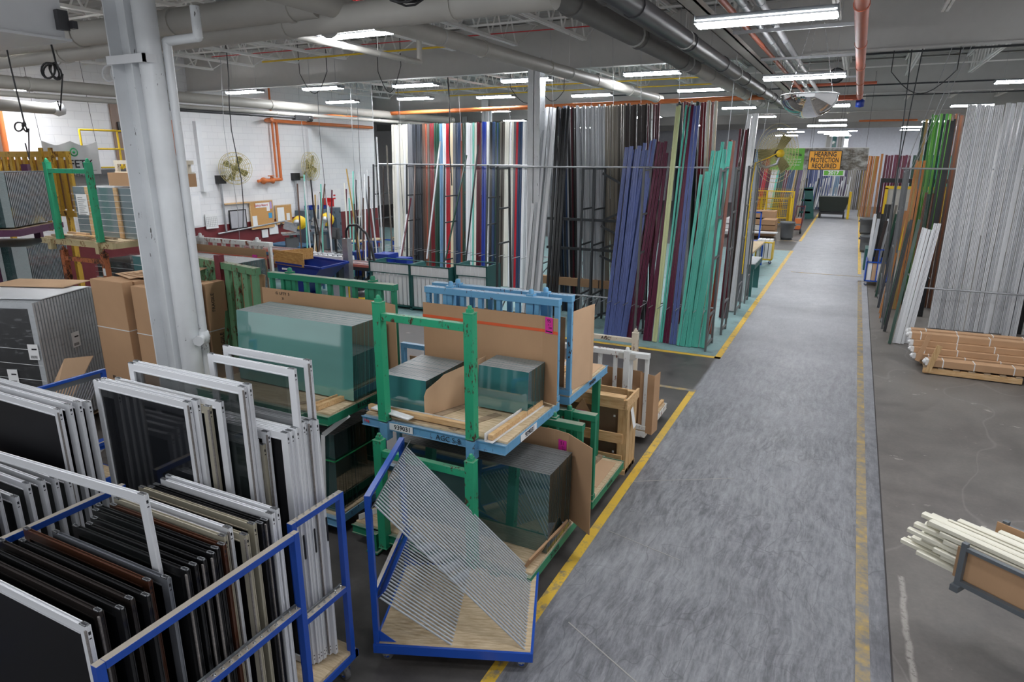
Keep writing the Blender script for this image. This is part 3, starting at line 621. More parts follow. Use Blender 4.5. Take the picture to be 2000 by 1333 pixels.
MB().box(-4.42,-2.92,1.30,2.68,.235,.262).build('deck', M['ply'], r)
MB().box(-4.46,-2.88,1.26,1.305,.18,.235).box(-4.46,-2.88,2.66,2.70,.18,.235).box(-2.925,-2.88,1.26,2.70,.18,.235).box(-4.46,-4.42,1.26,2.70,.18,.235).build('base_frame', M['blue'], r)
for x, y in ((-2.96,1.36),(-2.96,2.6),(-4.36,1.36),(-4.36,2.6)): caster(r, x, y, .09 if False else .055)
r.children
r2 = root('sash_cart', (0,0,0), 'blue steel cart behind the first, with a caster at its right corner', 'cart')
gate(r2, -3.00, 2.735, 3.235, .22, 1.60, .84, toppins=True)
MB().box(-4.99,-2.99,2.715,3.25,.235,.262).build('deck', M['ply'], r2)
MB().box(-5.0,-2.975,2.71,2.735,.18,.235).box(-5.0,-2.975,3.23,3.265,.18,.235).box(-3.0,-2.975,2.74,3.26,.18,.235).build('base_frame', M['blue'], r2)
for x, y in ((-3.05,3.18),(-4.9,3.18),(-3.05,2.80),(-4.9,2.80)): caster(r2, x, y)
r4 = root('sash_cart', (0,0,0), 'blue steel cart under the white screens at the left edge', 'cart')
MB().box(-6.8,-4.52,1.6,2.70,.235,.262).build('deck', M['ply'], r4)
MB().box(-6.82,-4.50,1.58,1.61,.18,.235).box(-6.82,-4.50,2.69,2.72,.18,.235).build('base_frame', M['blue'], r4)
for x, y in ((-4.6,1.7),(-4.6,2.6),(-6.7,1.7),(-6.7,2.6)): caster(r4, x, y)

# ---------------------------------------------------------------- cable carts: slanted coated cables between a rail and the deck
def cable_cart(loc, rz, label, W=1.22, D=1.06, H=1.45, nc=26):
    r = root('cable_cart', loc, label, 'cart', None, rz)
    t = .045
    MB().box(0,W,0,D,.165,.19).build('deck', M['ply'], r)
    MB().box(0,W,-.02,0.0,.11,.19).box(0,W,D,D+.02,.11,.19).box(-.02,0,-.02,D+.02,.11,.19).box(W,W+.02,-.02,D+.02,.11,.19).build('base_frame', M['blue'], r, bev=.002)
    for y in (0, D-t): MB().box(-.02,.025,y,y+t,.19,H).prism([(.02,.19),(.16,.19),(.02,.30)], y+.02, y+.024, 0, Matrix(((1,0,0,0),(0,0,1,0),(0,1,0,0),(0,0,0,1)))).build('post', M['blue'], r, bev=.002)
    MB().box(-.02,.025,0,D,H,H+.03).build('top_rail', M['blue'], r)
    MB().bar((.055,0,H-.035),(.055,D,H-.035),.008,.09,(.6,0,1)).build('cable_strip', M['grey'], r)
    MB().bar((.0,t,.62),(.0,D-t,.62),.03,.04).bar((.045,t,.60),(.045,D-t,.60),.006,.13,(.9,0,1)).build('middle_rail', M['bluedust'], r)
    for i in range(nc):
        y = .03+i*(D-.06)/(nc-1)
        MB().tube((.045,y,H-.05),(W-.045,y,.19),.0078,8).build('cable', M['rod'], r)
    for i in range(nc):
        y = .03+i*(D-.06)/(nc-1)
        MB().tube((.045,y,.59),(.60,y,.19),.0078,8).build('cable', M['rod'], r)
    for x, y in ((.07,.06),(W-.07,.06),(.07,D-.07),(W-.07,D-.07)): caster(r, x, y, .05)
    return r
cable_cart((-2.93,3.42,0), math.radians(22), 'blue cart strung with slanted grey cables, standing alone on the floor')
cable_cart((-7.55,4.40,0), math.radians(180), 'blue cart strung with grey cables, left of the big column', W=1.1, D=.95, H=1.47)
# ================================================================ steel racks with float glass
def rack(loc, rz, label, m, W=1.65, D=1.22, z=1.4, bh=1.1, ns=10, posts=None, leg0=0.02, back=True, pm=None, bm=None, deck='ply', name='glass_rack'):
    """origin: front left corner of the deck on the floor below it; glass faces local -y"""
    m = M[m]; bm = M[bm] if bm else m; r = root(name, loc, label, 'rack', None, rz)
    fr = MB().box(0,W,0,.06,z-.11,z-.02).box(0,W,D-.06,D,z-.11,z-.02).box(0,.05,.06,D-.06,z-.11,z-.02).box(W-.05,W,.06,D-.06,z-.11,z-.02)
    fr.box(-.004,W+.004,-.012,.0,z-.025,z-.012).box(-.004,W+.004,-.012,0,z-.11,z-.10)
    for x in (.3, W*.5, W-.3): fr.box(x-.03,x+.03,.06,D-.06,z-.10,z-.03)
    fr.build('deck_frame', m, r, bev=.003)
    MB().box(.01,W-.01,.05,D-.02,z-.02,z).build('deck_board', M[deck], r)
    xs = (.30, W-.34)
    for x in xs:
        for y in (-.01, D-.04):
            lg = MB().box(x-.045,x+.045,y-.045,y+.045,leg0,z-.02)
            if leg0 < .2: lg.box(x-.07,x+.07,y-.07,y+.07,leg0,leg0+.02)
            lg.build('leg', m, r, bev=.003)
    if back:
        y0 = D-.05; b = MB().box(0,W,y0-.03,y0+.06,z+bh-.07,z+bh).box(0,W,y0-.02,y0+.05,z,z+.06)
        for i in range(ns):
            x = .03+i*(W-.06)/(ns-1); b.box(x-.025,x+.025,y0-.01,y0+.04,z+.06,z+bh-.07)
        b.build('back_frame', bm, r, bev=.003)
        for x in xs:
            MB().box(x-.04,x+.04,y0+.0,y0+.09,z,z+bh+.02).lathe([(.03,0),(.028,.03),(.02,.045),(.0,.05)],(x,y0+.045,z+bh+.02),8).build('stub_post', bm, r)
    if posts:
        ph, zb, px = posts
        for x in px:
            p = MB().box(x-.045,x+.045,-.055,.035,zb,z+ph)
            for zz in (zb, z+ph): p.box(x-.049,x+.049,-.059,.039,zz-.006,zz+.004)
            o = p.build('post', pm or m, r, bev=.003)
            MB().box(x-.025,x+.025,-.035,.015,z+ph,z+ph+.035).lathe([(.022,0),(.02,.02),(.014,.03),(0,.032)],(x,-.01,z+ph+.035),8).build('locating_pin', pm or m, o)
        MB().box(px[0]+.045,px[1]-.045,-.04,.02,z+ph-.17,z+ph-.10).build('cross_bar', pm or m, r, bev=.003)
    return r
def glass(loc, W, D, H, n, m, label, group, rz=0, lean=.06, cat='glass sheet', jit=.004):
    """n upright sheets, nearest first; sizes vary by a hair like a real pack; leans back"""
    me = {}
    for i in range(n):
        t = D/n; e = random.Random(i*31+n).choice((-2,-1,0,0,1,2))*.0008; key = e
        if key not in me: me[key] = MB().box(0,W+e,0,t*.93,0,H+e*.6).mesh('glass_sheet', M[m])
        o = bpy.data.objects.new('glass_sheet', me[key]); col.objects.link(o)
        q = Matrix.Rotation(rz,3,'Z') @ Vector((0, i*t, 0)); o.location = (loc[0]+q.x, loc[1]+q.y, loc[2]); o.rotation_euler = (-lean, 0, rz)
        where = 'front glass sheet' if i == 0 else ('rearmost glass sheet' if i == n-1 else 'sheet')
        if 0 < i < n-1: tag(o, label % 'glass sheet' + ', %s from the front' % nth(i), cat, group)
        else: tag(o, label % where, cat, group + ('' if 0 < i < n-1 else ' outer'))
        del o['group']; o['group'] = group
    return
def panel(name, pts, t, m, label, cat, normal=None, group=None, parts=None):
    """flat sheet through corner points with thickness t"""
    P_ = [Vector(p) for p in pts]; n = (P_[1]-P_[0]).cross(P_[2]-P_[0]).normalized()
    k_ = len(P_); vs = P_ + [p + n*t for p in P_]
    mb = MB().add(vs, [tuple(range(k_-1,-1,-1)), tuple(range(k_,2*k_))] + [(i,(i+1)%k_,k_+(i+1)%k_,k_+i) for i in range(k_)])
    return tag(mb.build(name, M[m]), label, cat, group)
def folded(name, prof, z0, z1, t, m, label, cat='cardboard', cut=None):
    """cardboard sheet following an xy polyline"""
    mb = MB(); 
    for a, b in zip(prof[:-1], prof[1:]):
        a = Vector((*a,0)); b = Vector((*b,0)); d = (b-a).normalized(); n = Vector((-d.y,d.x,0))*t
        mb.add([a+Vector((0,0,z0)),b+Vector((0,0,z0)),b+n+Vector((0,0,z0)),a+n+Vector((0,0,z0)),a+Vector((0,0,z1)),b+Vector((0,0,z1)),b+n+Vector((0,0,z1)),a+n+Vector((0,0,z1))],
               [(0,3,2,1),(4,5,6,7),(0,1,5,4),(1,2,6,5),(2,3,7,6),(3,0,4,7)])
    return tag(mb.build(name, M[m]), label, cat)
def tagcard(parent, loc, rot, big, w=.10, h=.165, lines=('x  r','  500'), m='magenta'):
    o = MB().box(-w/2,w/2,-.001,.0,-h/2,h/2).build('tag', M[m], parent, loc=loc, rot=rot)
    text(big, .05, M['ink'], o, (0,-.0015,h*.28), (math.pi/2,0,0))
    for i, l in enumerate(lines): text(l, .028, M['ink'], o, (0.01,-.0015,h*.06-i*.032), (math.pi/2,0,0))
    MB().box(-w*.42,w*.42,-.0016,-.001,-h*.42,-h*.34).build('barcode', M['ink'], o)
    return o
# --- M: stacked pair nearest the lane
lo = rack((-4.20,4.66,0), 0, 'green rack on the floor behind the cable cart, bottom of its stack', 'greendark', W=2.03, D=1.30, z=.25, bh=1.0, ns=11, posts=(1.02,.1,(.42,1.44)), pm=M['green'])
text('217658', .07, M['ink'], lo, (2.036,.55,.19), (math.pi/2,0,math.pi/2), sx=1.0)
up = rack((-4.13,4.84,0), 0, 'light blue rack with green posts, stacked on the green one, number 939031', 'skyblue', W=1.62, D=1.25, z=1.40, bh=1.1, ns=8, posts=(1.18,1.40,(.29,1.28)), leg0=1.20, pm=M['green'])
o = MB().box(.33,.62,-.016,-.013,1.305,1.375).build('number_plate', M['paper'], up); text('939031', .066, M['ink'], o, (.50,-.017,1.34), (math.pi/2,0,0), bold=.001)
text('AGC S-8', .075, M['ink'], up, (1.02,-.014,1.33), (math.pi/2,0,0))
o = MB().box(1.624,1.626,.30,.66,1.30,1.37).build('number_plate', M['paper'], up); text('939031', .07, M['ink'], o, (1.628,.50,1.335), (math.pi/2,0,math.pi/2), bold=.001)
text('798', .05, M['redpaint'], up, (.06,-.014,1.34), (math.pi/2,0,0))
glass((-3.90,5.05,.255), 1.72, .55, .80, 36, 'glassC', 'dark %s low behind the slanted cables', 'dark glass sheets in the lower green rack')
glass((-4.08,5.08,1.42), .555, .74, .34, 40, 'glassB', 'short %s in the left pack on the light blue rack', 'short glass sheets left on the light blue rack')
glass((-3.17,5.50,1.42), .56, .40, .44, 24, 'glassB', 'small %s in the right pack on the light blue rack', 'small glass sheets right on the light blue rack')
cb = folded('cardboard_sheet', [(-4.12,5.96),(-2.66,5.96),(-2.47,5.90)], 1.41, 2.33, .006, 'card', 'cardboard sheet with red strap and pink 95 tag on the light blue rack')
MB().box(-4.125,-2.66,5.955,5.958,2.165,2.195).bar((-2.66,5.957,2.18),(-2.465,5.897,2.18),.003,.03).build('red_strap', M['strapred'], cb)
tagcard(cb, (-2.575,5.926,2.245), (0,0,-.30), '95')
dv = panel('cardboard_divider', [(-3.52,5.05,1.41),(-3.24,5.80,1.41),(-3.24,5.80,1.87),(-3.33,5.56,1.83),(-3.43,5.28,1.79),(-3.455,5.22,1.75),(-3.51,5.08,1.68),(-3.52,5.05,1.62)], .005, 'cardlight', 'cut cardboard divider standing between the two small glass packs', 'cardboard')
thing1('wood_batten', MB().bar((-4.13,4.965,1.44),(-2.93,4.965,1.44),.05,.05).add([], []), M['pine'], 'pine batten lying along the front edge of the light blue rack', 'batten')
thing1('plastic_angle', MB().box(-3.9,-2.90,5.0,5.005,1.405,1.47).box(-2.915,-2.885,4.93,5.0,1.405,1.475), M['white_strap'], 'white plastic angle behind the pine batten', 'angle strip')
thing1('plastic_angle', MB().bar((-4.02,4.90,1.475),(-3.55,4.86,1.45),.09,.012), M['white_strap'], 'bent white plastic piece lying by the left green post', 'angle strip')
thing1('wood_batten', MB().bar((-2.66,4.83,1.44),(-2.62,5.85,1.44),.05,.05), M['pine'], 'pine batten at the right edge of the light blue rack', 'batten')
thing1('plastic_angle', MB().bar((-2.70,4.80,1.445),(-2.66,5.85,1.445),.008,.08).bar((-2.66,4.80,1.407),(-2.62,5.85,1.407),.08,.008), M['white_strap'], 'white plastic angle cradling the right hand pine batten', 'angle strip')
thing1('plastic_angle', MB().bar((-3.12,4.90,1.404),(-2.90,5.45,1.404),.09,.004), M['oak'], 'pale worn strip lying flat on the light blue deck', 'strip')
thing1('plastic_angle', MB().bar((-3.48,4.99,1.404),(-3.28,5.60,1.404),.09,.004), M['oak'], 'pale worn strip lying flat left of the green post', 'strip')
cb = folded('cardboard_sheet', [(-4.0,5.78),(-2.42,5.78),(-2.26,5.74),(-1.93,5.52)], .26, 1.20, .006, 'card', 'folded cardboard sheet with a pink 51 tag in the lower green rack')
tagcard(cb, (-2.33,5.752,1.03), (0,0,-.22), '51', lines=('x r','  228'))
thing1('cardboard_scrap', MB().bar((-2.25,4.75,.30),(-2.16,5.45,.36),.02,.14,(.5,0,1)), M['card2'], 'torn cardboard edge strip lying on the right of the lower green deck', 'cardboard')
thing1('plastic_angle', MB().bar((-4.16,4.72,.29),(-3.95,5.2,.29),.008,.06), M['white_strap'], 'white plastic angle on the left corner of the lower green deck', 'angle strip')
# --- R1: green rack left of it with the large pack
r1 = rack((-6.30,4.64,0), 0, 'dark green rack carrying the large green glass pack, number 816534', 'greendark', W=1.90, D=1.25, z=1.40, bh=1.12, ns=11, leg0=1.20)
text('816534', .07, M['ink'], r1, (1.906,.55,1.345), (math.pi/2,0,math.pi/2), bold=.001); text('AGC S-F', .07, M['ink'], r1, (.95,-.014,1.345), (math.pi/2,0,0))
glass((-6.06,5.04,1.42), 1.66, .50, .80, 40, 'glassA', 'large green %s in the biggest pack', 'large glass sheets on the dark green rack')
cb = folded('cardboard_sheet', [(-6.34,5.74),(-4.52,5.74),(-4.28,5.66)], 1.41, 2.34, .006, 'card', 'wide brown cardboard sheet behind the large green glass pack')
text('G  LFTY  5', .05, M['ink'], cb, (-6.0,5.735,2.29), (math.pi/2,0,0)); text('21', .04, M['ink'], cb, (-6.0,5.735,2.23), (math.pi/2,0,0))
thing1('wood_batten', MB().bar((-4.60,4.70,1.43),(-4.46,5.72,1.43),.05,.05).add([],[]), M['pine'], 'pine batten at the right edge of the dark green deck', 'batten')
thing1('wood_batten', MB().bar((-4.68,4.72,1.425),(-4.53,5.6,1.435),.02,.06), M['pine'], 'thin pine lath beside the batten on the dark green deck', 'batten')
thing1('plastic_angle', MB().bar((-4.95,4.70,1.404),(-4.70,5.02,1.404),.08,.004), M['oak'], 'pale worn strip lying flat on the dark green deck', 'strip')
r1l = rack((-6.36,4.66,0), 0, 'low blue-edged rack under the dark green one, holding strapped dark glass', 'skyblue', W=1.96, D=1.2, z=.25, bh=.9, ns=9)
glass((-6.25,4.74,.255), 1.80, .72, .88, 36, 'glassC', 'dark %s in the green strapped pack', 'strapped dark glass sheets', lean=.02)
thing1('strap', MB().bar((-6.27,4.728,.85),(-4.44,4.728,.85),.003,.015).bar((-4.435,4.725,.85),(-4.435,5.46,.85),.003,.015), M['green_strap'], 'thin green strap round the dark strapped glass pack', 'strap')
thing1('corner_protector', MB().bar((-4.62,4.72,.30),(-4.56,4.72,1.13),.05,.006,(0,1,0)).bar((-4.56,4.72,1.13),(-4.40,4.95,1.30),.05,.006,(0,1,0)), M['white_strap'], 'white bent plastic edge protector on the strapped dark glass pack', 'strip')
# --- R2: back to back with M, second along the lane
r2_ = rack((-2.46,7.50,0), math.pi, 'light blue rack turned away, behind the one with number 939031', 'skyblue', W=1.72, D=1.25, z=1.40, bh=1.1, ns=8, leg0=1.20)
text('904834', .07, M['ink'], r2_, (-.006,.55,1.345), (math.pi/2,0,-math.pi/2), bold=.001)
l2 = rack((-2.14,7.32,0), math.pi, 'green rack turned away on the floor, under the second light blue one', 'greendark', W=2.05, D=1.12, z=.25, bh=1.0, ns=11)
text('816556', .06, M['ink'], l2, (-.006,.55,.195), (math.pi/2,0,-math.pi/2))
MB().box(.35,.43,-.03,.05,.25,1.29).build('post', M['greendark'], l2); MB().box(1.4,1.48,-.03,.05,.25,1.29).build('post', M['greendark'], l2)
folded('cardboard_sheet', [(-2.51,6.30),(-2.44,6.80),(-2.42,6.84)], 1.41, 2.30, .006, 'cardlight', 'tall narrow cardboard flap standing on the second light blue deck')
folded('cardboard_sheet', [(-4.1,6.42),(-2.6,6.42)], 1.41, 2.22, .006, 'card2', 'cardboard sheet seen between the slats of the light blue back frames')
thing1('cardboard_scrap', MB().box(-2.95,-2.5,7.0,7.45,1.401,1.407).box(-3.4,-2.9,7.1,7.45,1.401,1.405), M['cardlight'], 'cardboard lining lying on the second light blue deck', 'cardboard')
thing1('plastic_angle', MB().bar((-2.92,6.6,1.44),(-2.86,7.45,1.44),.006,.07).bar((-2.89,6.6,1.41),(-2.83,7.45,1.41),.07,.006), M['white_strap'], 'white plastic angle on the second light blue deck', 'angle strip')
thing1('wood_batten', MB().bar((-2.85,6.65,1.44),(-2.79,7.42,1.44),.045,.045), M['pine'], 'pine batten on the second light blue deck', 'batten')
thing1('cardboard_scrap', MB().box(-2.6,-2.2,6.5,7.2,.251,.256), M['cardlight'], 'cardboard lining lying on the second green deck', 'cardboard')
thing1('wood_batten', MB().bar((-2.48,6.35,.275),(-2.42,7.25,.275),.05,.04), M['oak'], 'weathered batten lying on the second green deck', 'batten')
# --- wooden crate
cr = root('wooden_crate', (-3.25,7.42,0), 'open pine crate with glass and cardboard inside, third along the lane', 'crate')
for x in (.0, .98): 
    for y in (0,.34): MB().box(x,x+.10,y,y+.05,0,1.0).build('upright', M['pinez'], cr, bev=.002)
MB().box(-.02,1.10,-.025,0,.88,1.0).build('plank', M['pine'], cr); MB().box(-.02,1.05,-.025,0,.42,.55).build('plank', M['pine'], cr); MB().box(-.02,1.05,-.025,0,.12,.26).build('plank', M['pine'], cr)
MB().box(-.02,1.10,.39,.415,.88,1.0).build('plank', M['pine'], cr); MB().box(-.02,1.05,-.03,.10,1.0,1.03).build('top_board', M['pine'], cr)
MB().box(1.08,1.105,-.05,.46,.90,1.02).build('plank', M['pine'], cr); MB().box(1.08,1.10,0,.13,0,.9).box(1.08,1.10,.14,.27,0,.9).box(1.08,1.10,.28,.39,0,.9).build('end_boards', M['pinez'], cr)
MB().box(-.02,1.1,-.02,.41,0,.06).build('base', M['pine'], cr)
folded('cardboard_sheet', [(-3.2,7.62),(-2.28,7.62)], .07, .86, .006, 'card2', 'dull cardboard sheet inside the pine crate')
o = panel('glass_sheet', [(-3.15,7.50,.08),(-2.30,7.50,.08),(-2.30,7.50,.92),(-3.15,7.50,.92)], .006, 'paneclear', 'single clear glass sheet with foam dots inside the pine crate', 'glass sheet')
for x,z in ((-2.95,.85),(-2.62,.80),(-2.34,.74),(-2.32,.45),(-2.34,.25)): MB().box(x-.012,x+.012,7.490,7.500,z-.012,z+.012).build('foam_dot', M['paper'], o)
thing1('paper_sheet', MB().bar((-2.138,7.55,.86),(-2.10,7.58,.60),.10,.002,(1,0,0)), M['paper'], 'white paper hanging on the end of the pine crate', 'paper')
o = thing1('cardboard_scrap', MB().prism([(-.16,-.1),(.16,-.1),(0,.16)], 0, .004, 0, Matrix(((1,0,0,-2.72),(0,0,1,7.36),(0,1,0,.80),(0,0,0,1)))), M['card'], 'cardboard corner with a pink tag in front of the pine crate', 'cardboard')
MB().box(-2.78,-2.66,7.350,7.358,.70,.80).build('tag', M['magenta'], o)
# --- white rusty rack
wr = rack((-2.18,9.62,0), math.pi, 'rusty white rack turned away, last along the lane before the corner', 'whiterust', W=1.62, D=1.22, z=.22, bh=1.10, ns=8, posts=(1.05,.22,(.55,1.5)), pm=M['creamrust'])
text('AGC', .075, M['ink'], wr, (1.02,.022,1.13), (math.pi/2,0,math.pi), bold=.001)
MB().box(.18,.42,1.235,1.242,1.22,1.30).build('label_plate', M['pipewhite'], wr)
folded('cardboard_sheet', [(-3.7,8.56),(-2.30,8.56)], .24, 1.02, .006, 'card2', 'cardboard seen through the slats of the rusty white rack')
folded('cardboard_sheet', [(-2.30,8.46),(-2.08,8.38),(-2.06,8.60)], .18, 1.04, .006, 'card', 'bent cardboard flap at the lane end of the rusty white rack')
for i in range(3): thing1('wood_batten', MB().bar((-2.26-.07*i,8.7,.245),(-2.24-.07*i,9.6,.245),.045,.045), M[['pine','oak','white_strap'][i]], ['pine batten','weathered batten','white coated batten'][i] + ' lying on the rusty white rack deck', 'batten')
# small rack end seen through the gap
sr = root('glass_rack', (-5.55,8.1,0), 'small light blue rack end seen through the gap between the glass packs', 'rack')
MB().box(-.5,.0,0,.08,1.0,1.07).box(-.06,.0,0,.08,0,1.0).box(-.5,-.44,0,.08,0,1.0).build('frame', M['skyblue'], sr)
MB().box(-.4,-.03,.09,.10,.3,.85).build('cardboard_panel', M['card2'], sr); MB().box(-.30,-.12,.08,.09,.5,.74).build('tag', M['magenta'], sr)
# ================================================================ aluminium profile racks
PC = dict(ivory=(.66,.645,.58), white=(.70,.71,.73), silver=(.44,.455,.48), grey=(.15,.155,.17), charcoal=(.035,.04,.05), black=(.010,.011,.013), brown=(.10,.055,.04), dkbrown=(.022,.012,.010),
  maroon=(.085,.008,.018), burgundy=(.095,.008,.035), dkred=(.16,.012,.018), red=(.42,.012,.025), rust=(.24,.055,.03), dkgreen=(.012,.05,.032), green=(.035,.17,.022), leaf=(.09,.28,.035), aqua=(.18,.52,.44),
  ltblue=(.16,.30,.46), navy=(.022,.05,.12), royal=(.01,.035,.28), peri=(.10,.135,.34), blue=(.045,.075,.21), cream=(.72,.60,.42), lime=(.62,.66,.36), taupe=(.28,.25,.205), greybrown=(.11,.10,.085), teal=(.10,.47,.38),
  wood=(.42,.16,.035), dkwood=(.16,.05,.015), plum=(.09,.06,.13), gold=(.34,.22,.06), steel=(.56,.575,.60), rose=(.38,.16,.13))
for k_, c_ in PC.items(): M['p_'+k_] = plain('coated_'+k_, c_, .30, .12 if k_ in ('silver','steel','grey') else 0, .07, 1.5, .5)
def sect(w, d, kind):
    a, b = w/2, d/2; g = min(w,d)*.16
    if kind == 0: return [(-a,-b),(-g,-b),(-g,-b+g),(g,-b+g),(g,-b),(a,-b),(a,b),(-a,b)]                    # grooved box
    if kind == 1: return [(-a,-b),(a,-b),(a,-b+g*.7),(-a+g*.7,-b+g*.7),(-a+g*.7,b),(-a,b)]                   # angle
    if kind == 2: return [(-a,-b),(a,-b),(a,b),(a-g,b),(a-g,-b+g),(-a+g,-b+g),(-a+g,b),(-a,b)]               # channel
    if kind == 3: return [(-a,-b),(-a*.45,-b),(-a*.45,-b+g),(-a*.15,-b+g),(-a*.15,-b),(a*.35,-b),(a*.35,-b+g*1.5),(a*.6,-b+g*1.5),(a*.6,-b),(a,-b),(a,b),(-a,b)]
    if kind == 5:
        q = b*.75; return [(-a,-b),(-a*.42,-b),(-a*.40,q),(-a*.28,q),(-a*.26,-b),(a*.30,-b),(a*.32,q),(a*.44,q),(a*.46,-b),(a,-b),(a,b),(-a,b)]
    return [(-a,-b),(a,-b),(a,b),(-a,b)]
_pm = {}
rp = random.Random(11)
STUFF = [False]; stuff_mb = MB(); stuff_mats = []
def profile(bot, top, w, d, c, label, group, kind=None, twist=0.0):
    if STUFF[0]:          # the smallest, farthest bars beyond the first 300
        if c not in stuff_mats: stuff_mats.append(c)
        stuff_mb.bar(bot, top, w, d, (0,1,0), stuff_mats.index(c)); return
    kind = rp.choice((0,5,5,3,4)) if kind is None else kind
    b = Vector(bot); t = Vector(top); L = (t-b).length
    key = (round(w,3), round(d,3), c, kind)
    if key not in _pm: _pm[key] = MB().prism(sect(w,d,kind), 0, 1).mesh('profile_bar', M['p_'+c])
    o = bpy.data.objects.new('profile_bar', _pm[key]); col.objects.link(o); o.location = b; o.scale = (1,1,L)
    o.rotation_euler = ((t-b).to_track_quat('Z','Y').to_matrix() @ Matrix.Rotation(twist,3,'Z')).to_euler() if False else (Matrix.Rotation(0,3,'Z') @ (Vector((0,0,1)).rotation_difference((t-b).normalized())).to_matrix() @ Matrix.Rotation(twist,3,'Z')).to_euler()
    return tag(o, label, 'profile', group)
def row(x0, x1, y0, y1, z1, c, n, label, group=None, lean=0.0, zj=.03, wmul=1.0, d=.06, kind=None, y0b=None, yj=.02, z0=.01, lj=.02):
    """n bars side by side from x0 to x1 (bottom positions), bottoms at y0, tops at y1, z1; lean shifts tops sideways"""
    st = (x1-x0)/n; cs = c if isinstance(c, (list,tuple)) else [c]
    for i in range(n):
        x = x0+st*(i+.5); cc = cs[i%len(cs)]; jj = rp.uniform(-.4,.4)*st
        yy = y0 + ((y0b if y0b is not None else y0)-y0)*i/max(1,n-1) + rp.uniform(-yj,yj)
        profile((x+jj*.3, yy, z0), (x+lean+jj*.3+rp.uniform(-lj,lj), y1+(yy-y0)*.6, z1+rp.uniform(-zj,zj)), st*.86*wmul, d, cc, label + (', %s from the left' % nth(i) if n > 1 else ''), group or label, kind)
def ladder(x, y0, y1, h, label, m='rackdark', hook=True):
    r = root('rack_ladder', (x,0,0), label, 'rack frame', 'dark steel ladders of the profile racks')
    yt = (y1-y0)*.12
    mb = MB(); 
    for a, b in ((y0, y0+yt), (y1, y1-yt)): MB().bar((0,a,0),(0,b,h),.04,.05).build('upright', M[m], r)
    for f in (.03,.20,.52,.74,.985):
        mb = MB().bar((0,y0+yt*f,h*f),(0,y1-yt*f,h*f),.035,.035)
        mb.build('rung', M[m], r)
    MB().bar((0,y0+.02,h*.04),(0,y1-.05,h*.20),.03,.02,(1,0,0)).build('brace', M[m], r)
    return r
# --- rack A: long row left of the second column (bars rest at y=18.9 on top)
XA = lambda px: -14.07 + (px-765)/(1100-765)*6.17
A = [(765,801,['ivory','ivory','white'],7,'ivory bar at the left end of the tall rack'),(801,812,'grey',2,'grey bar right of the ivory ones'),(812,833,['charcoal','charcoal','black'],6,'charcoal bar right of the ivory and grey ones'),
 (833,850,['brown','brown','rust','greybrown'],5,'brown bar between the charcoal and the dark red ones'),(850,858,'dkred',2,'dark red bar beside the dark green ones'),(858,869,'dkgreen',3,'dark green bar left of the light blue ones'),
 (869,876,'ltblue',2,'light blue bar in the left tall rack'),(876,882,'white',2,'white bar right of the light blue ones'),(882,890,'red',2,'bright red bar left of the cream one'),(890,896,'cream',1,'cream bar right of the bright red ones'),
 (896,902,'grey',2,'grey bar right of the cream one'),(902,912,'navy',3,'navy bar in the middle of the left rack'),(912,917,'rust',1,'rust red bar right of the navy ones'),(917,923,'dkgreen',2,'dark green bar right of the rust red one'),
 (923,936,'white',3,'white bar left of the thin aqua one'),(936,939,'aqua',1,'thin aqua bar in the left tall rack'),(939,944,'ivory',1,'ivory bar between the aqua and maroon ones'),(944,953,'maroon',3,'maroon bar left of the royal blue one'),
 (955,962,'royal',2,'royal blue bar in the left tall rack'),(965,969,'white',1,'lone white bar beside the royal blue ones'),(970,976,'black',2,'black bar right of the royal blue ones'),(976,981,'navy',1,'navy bar among the dark ones near the column'),(981,989,['dkgreen','blue'],3,'dark green or blue bar near the column'),
 (989,998,['greybrown','dkbrown'],3,'dark brown bar left of the big ivory group'),(998,1015,['ivory','ivory','white'],4,'ivory bar of the group nearest the column'),(1015,1019,'grey',1,'single grey bar beside the ivory group near the column'),(1019,1023,'red',1,'single bright red bar near the column'),
 (1023,1030,'navy',2,'navy bar right of the single red one'),(1030,1045,['white','silver'],3,'white or silver bar touching the second column')]
for a, b, c, n, lb_ in A:
    # nearer the column the feet stand further forward
    fa = (a-765)/335; sh_ = .62-.17*fa; row(XA(a)+sh_, XA(b)+sh_, 17.9-.2*fa, 18.9, 4.88, c, n, lb_, lean=-sh_, zj=.02, y0b=17.9-.2*fa)
pipe('rack_rail', [(-14.3,18.35,3.62),(-7.0,18.35,3.60)], .022, M['galv'], 'thin steel rail holding back the bars of the left rack', 'rail', 30)
for i, x in enumerate((-13.9,-12.6,-11.2,-9.7,-8.2,-7.2)): ladder(x, 17.4, 19.3, 3.62, 'dark steel ladder frame, %s from the left in the left rack' % ORD[i])
def pins(x0, x1, y0, y1, z, n, label, m='galv'):
    r = root('divider_rail', (0,0,0), label, 'rail')
    MB().tube((x0,y1,z),(x1,y1,z),.02,8).build('rail', M[m], r)
    for i in range(n):
        x = x0+(x1-x0)*(i+.5)/n; MB().tube((x,y1,z),(x,y0,z+.015),.009,6).build('divider_pin', M[m], r)
pins(-14.0,-7.2, 17.35, 18.2, .95, 24, 'row of grey divider pins low in the left rack')
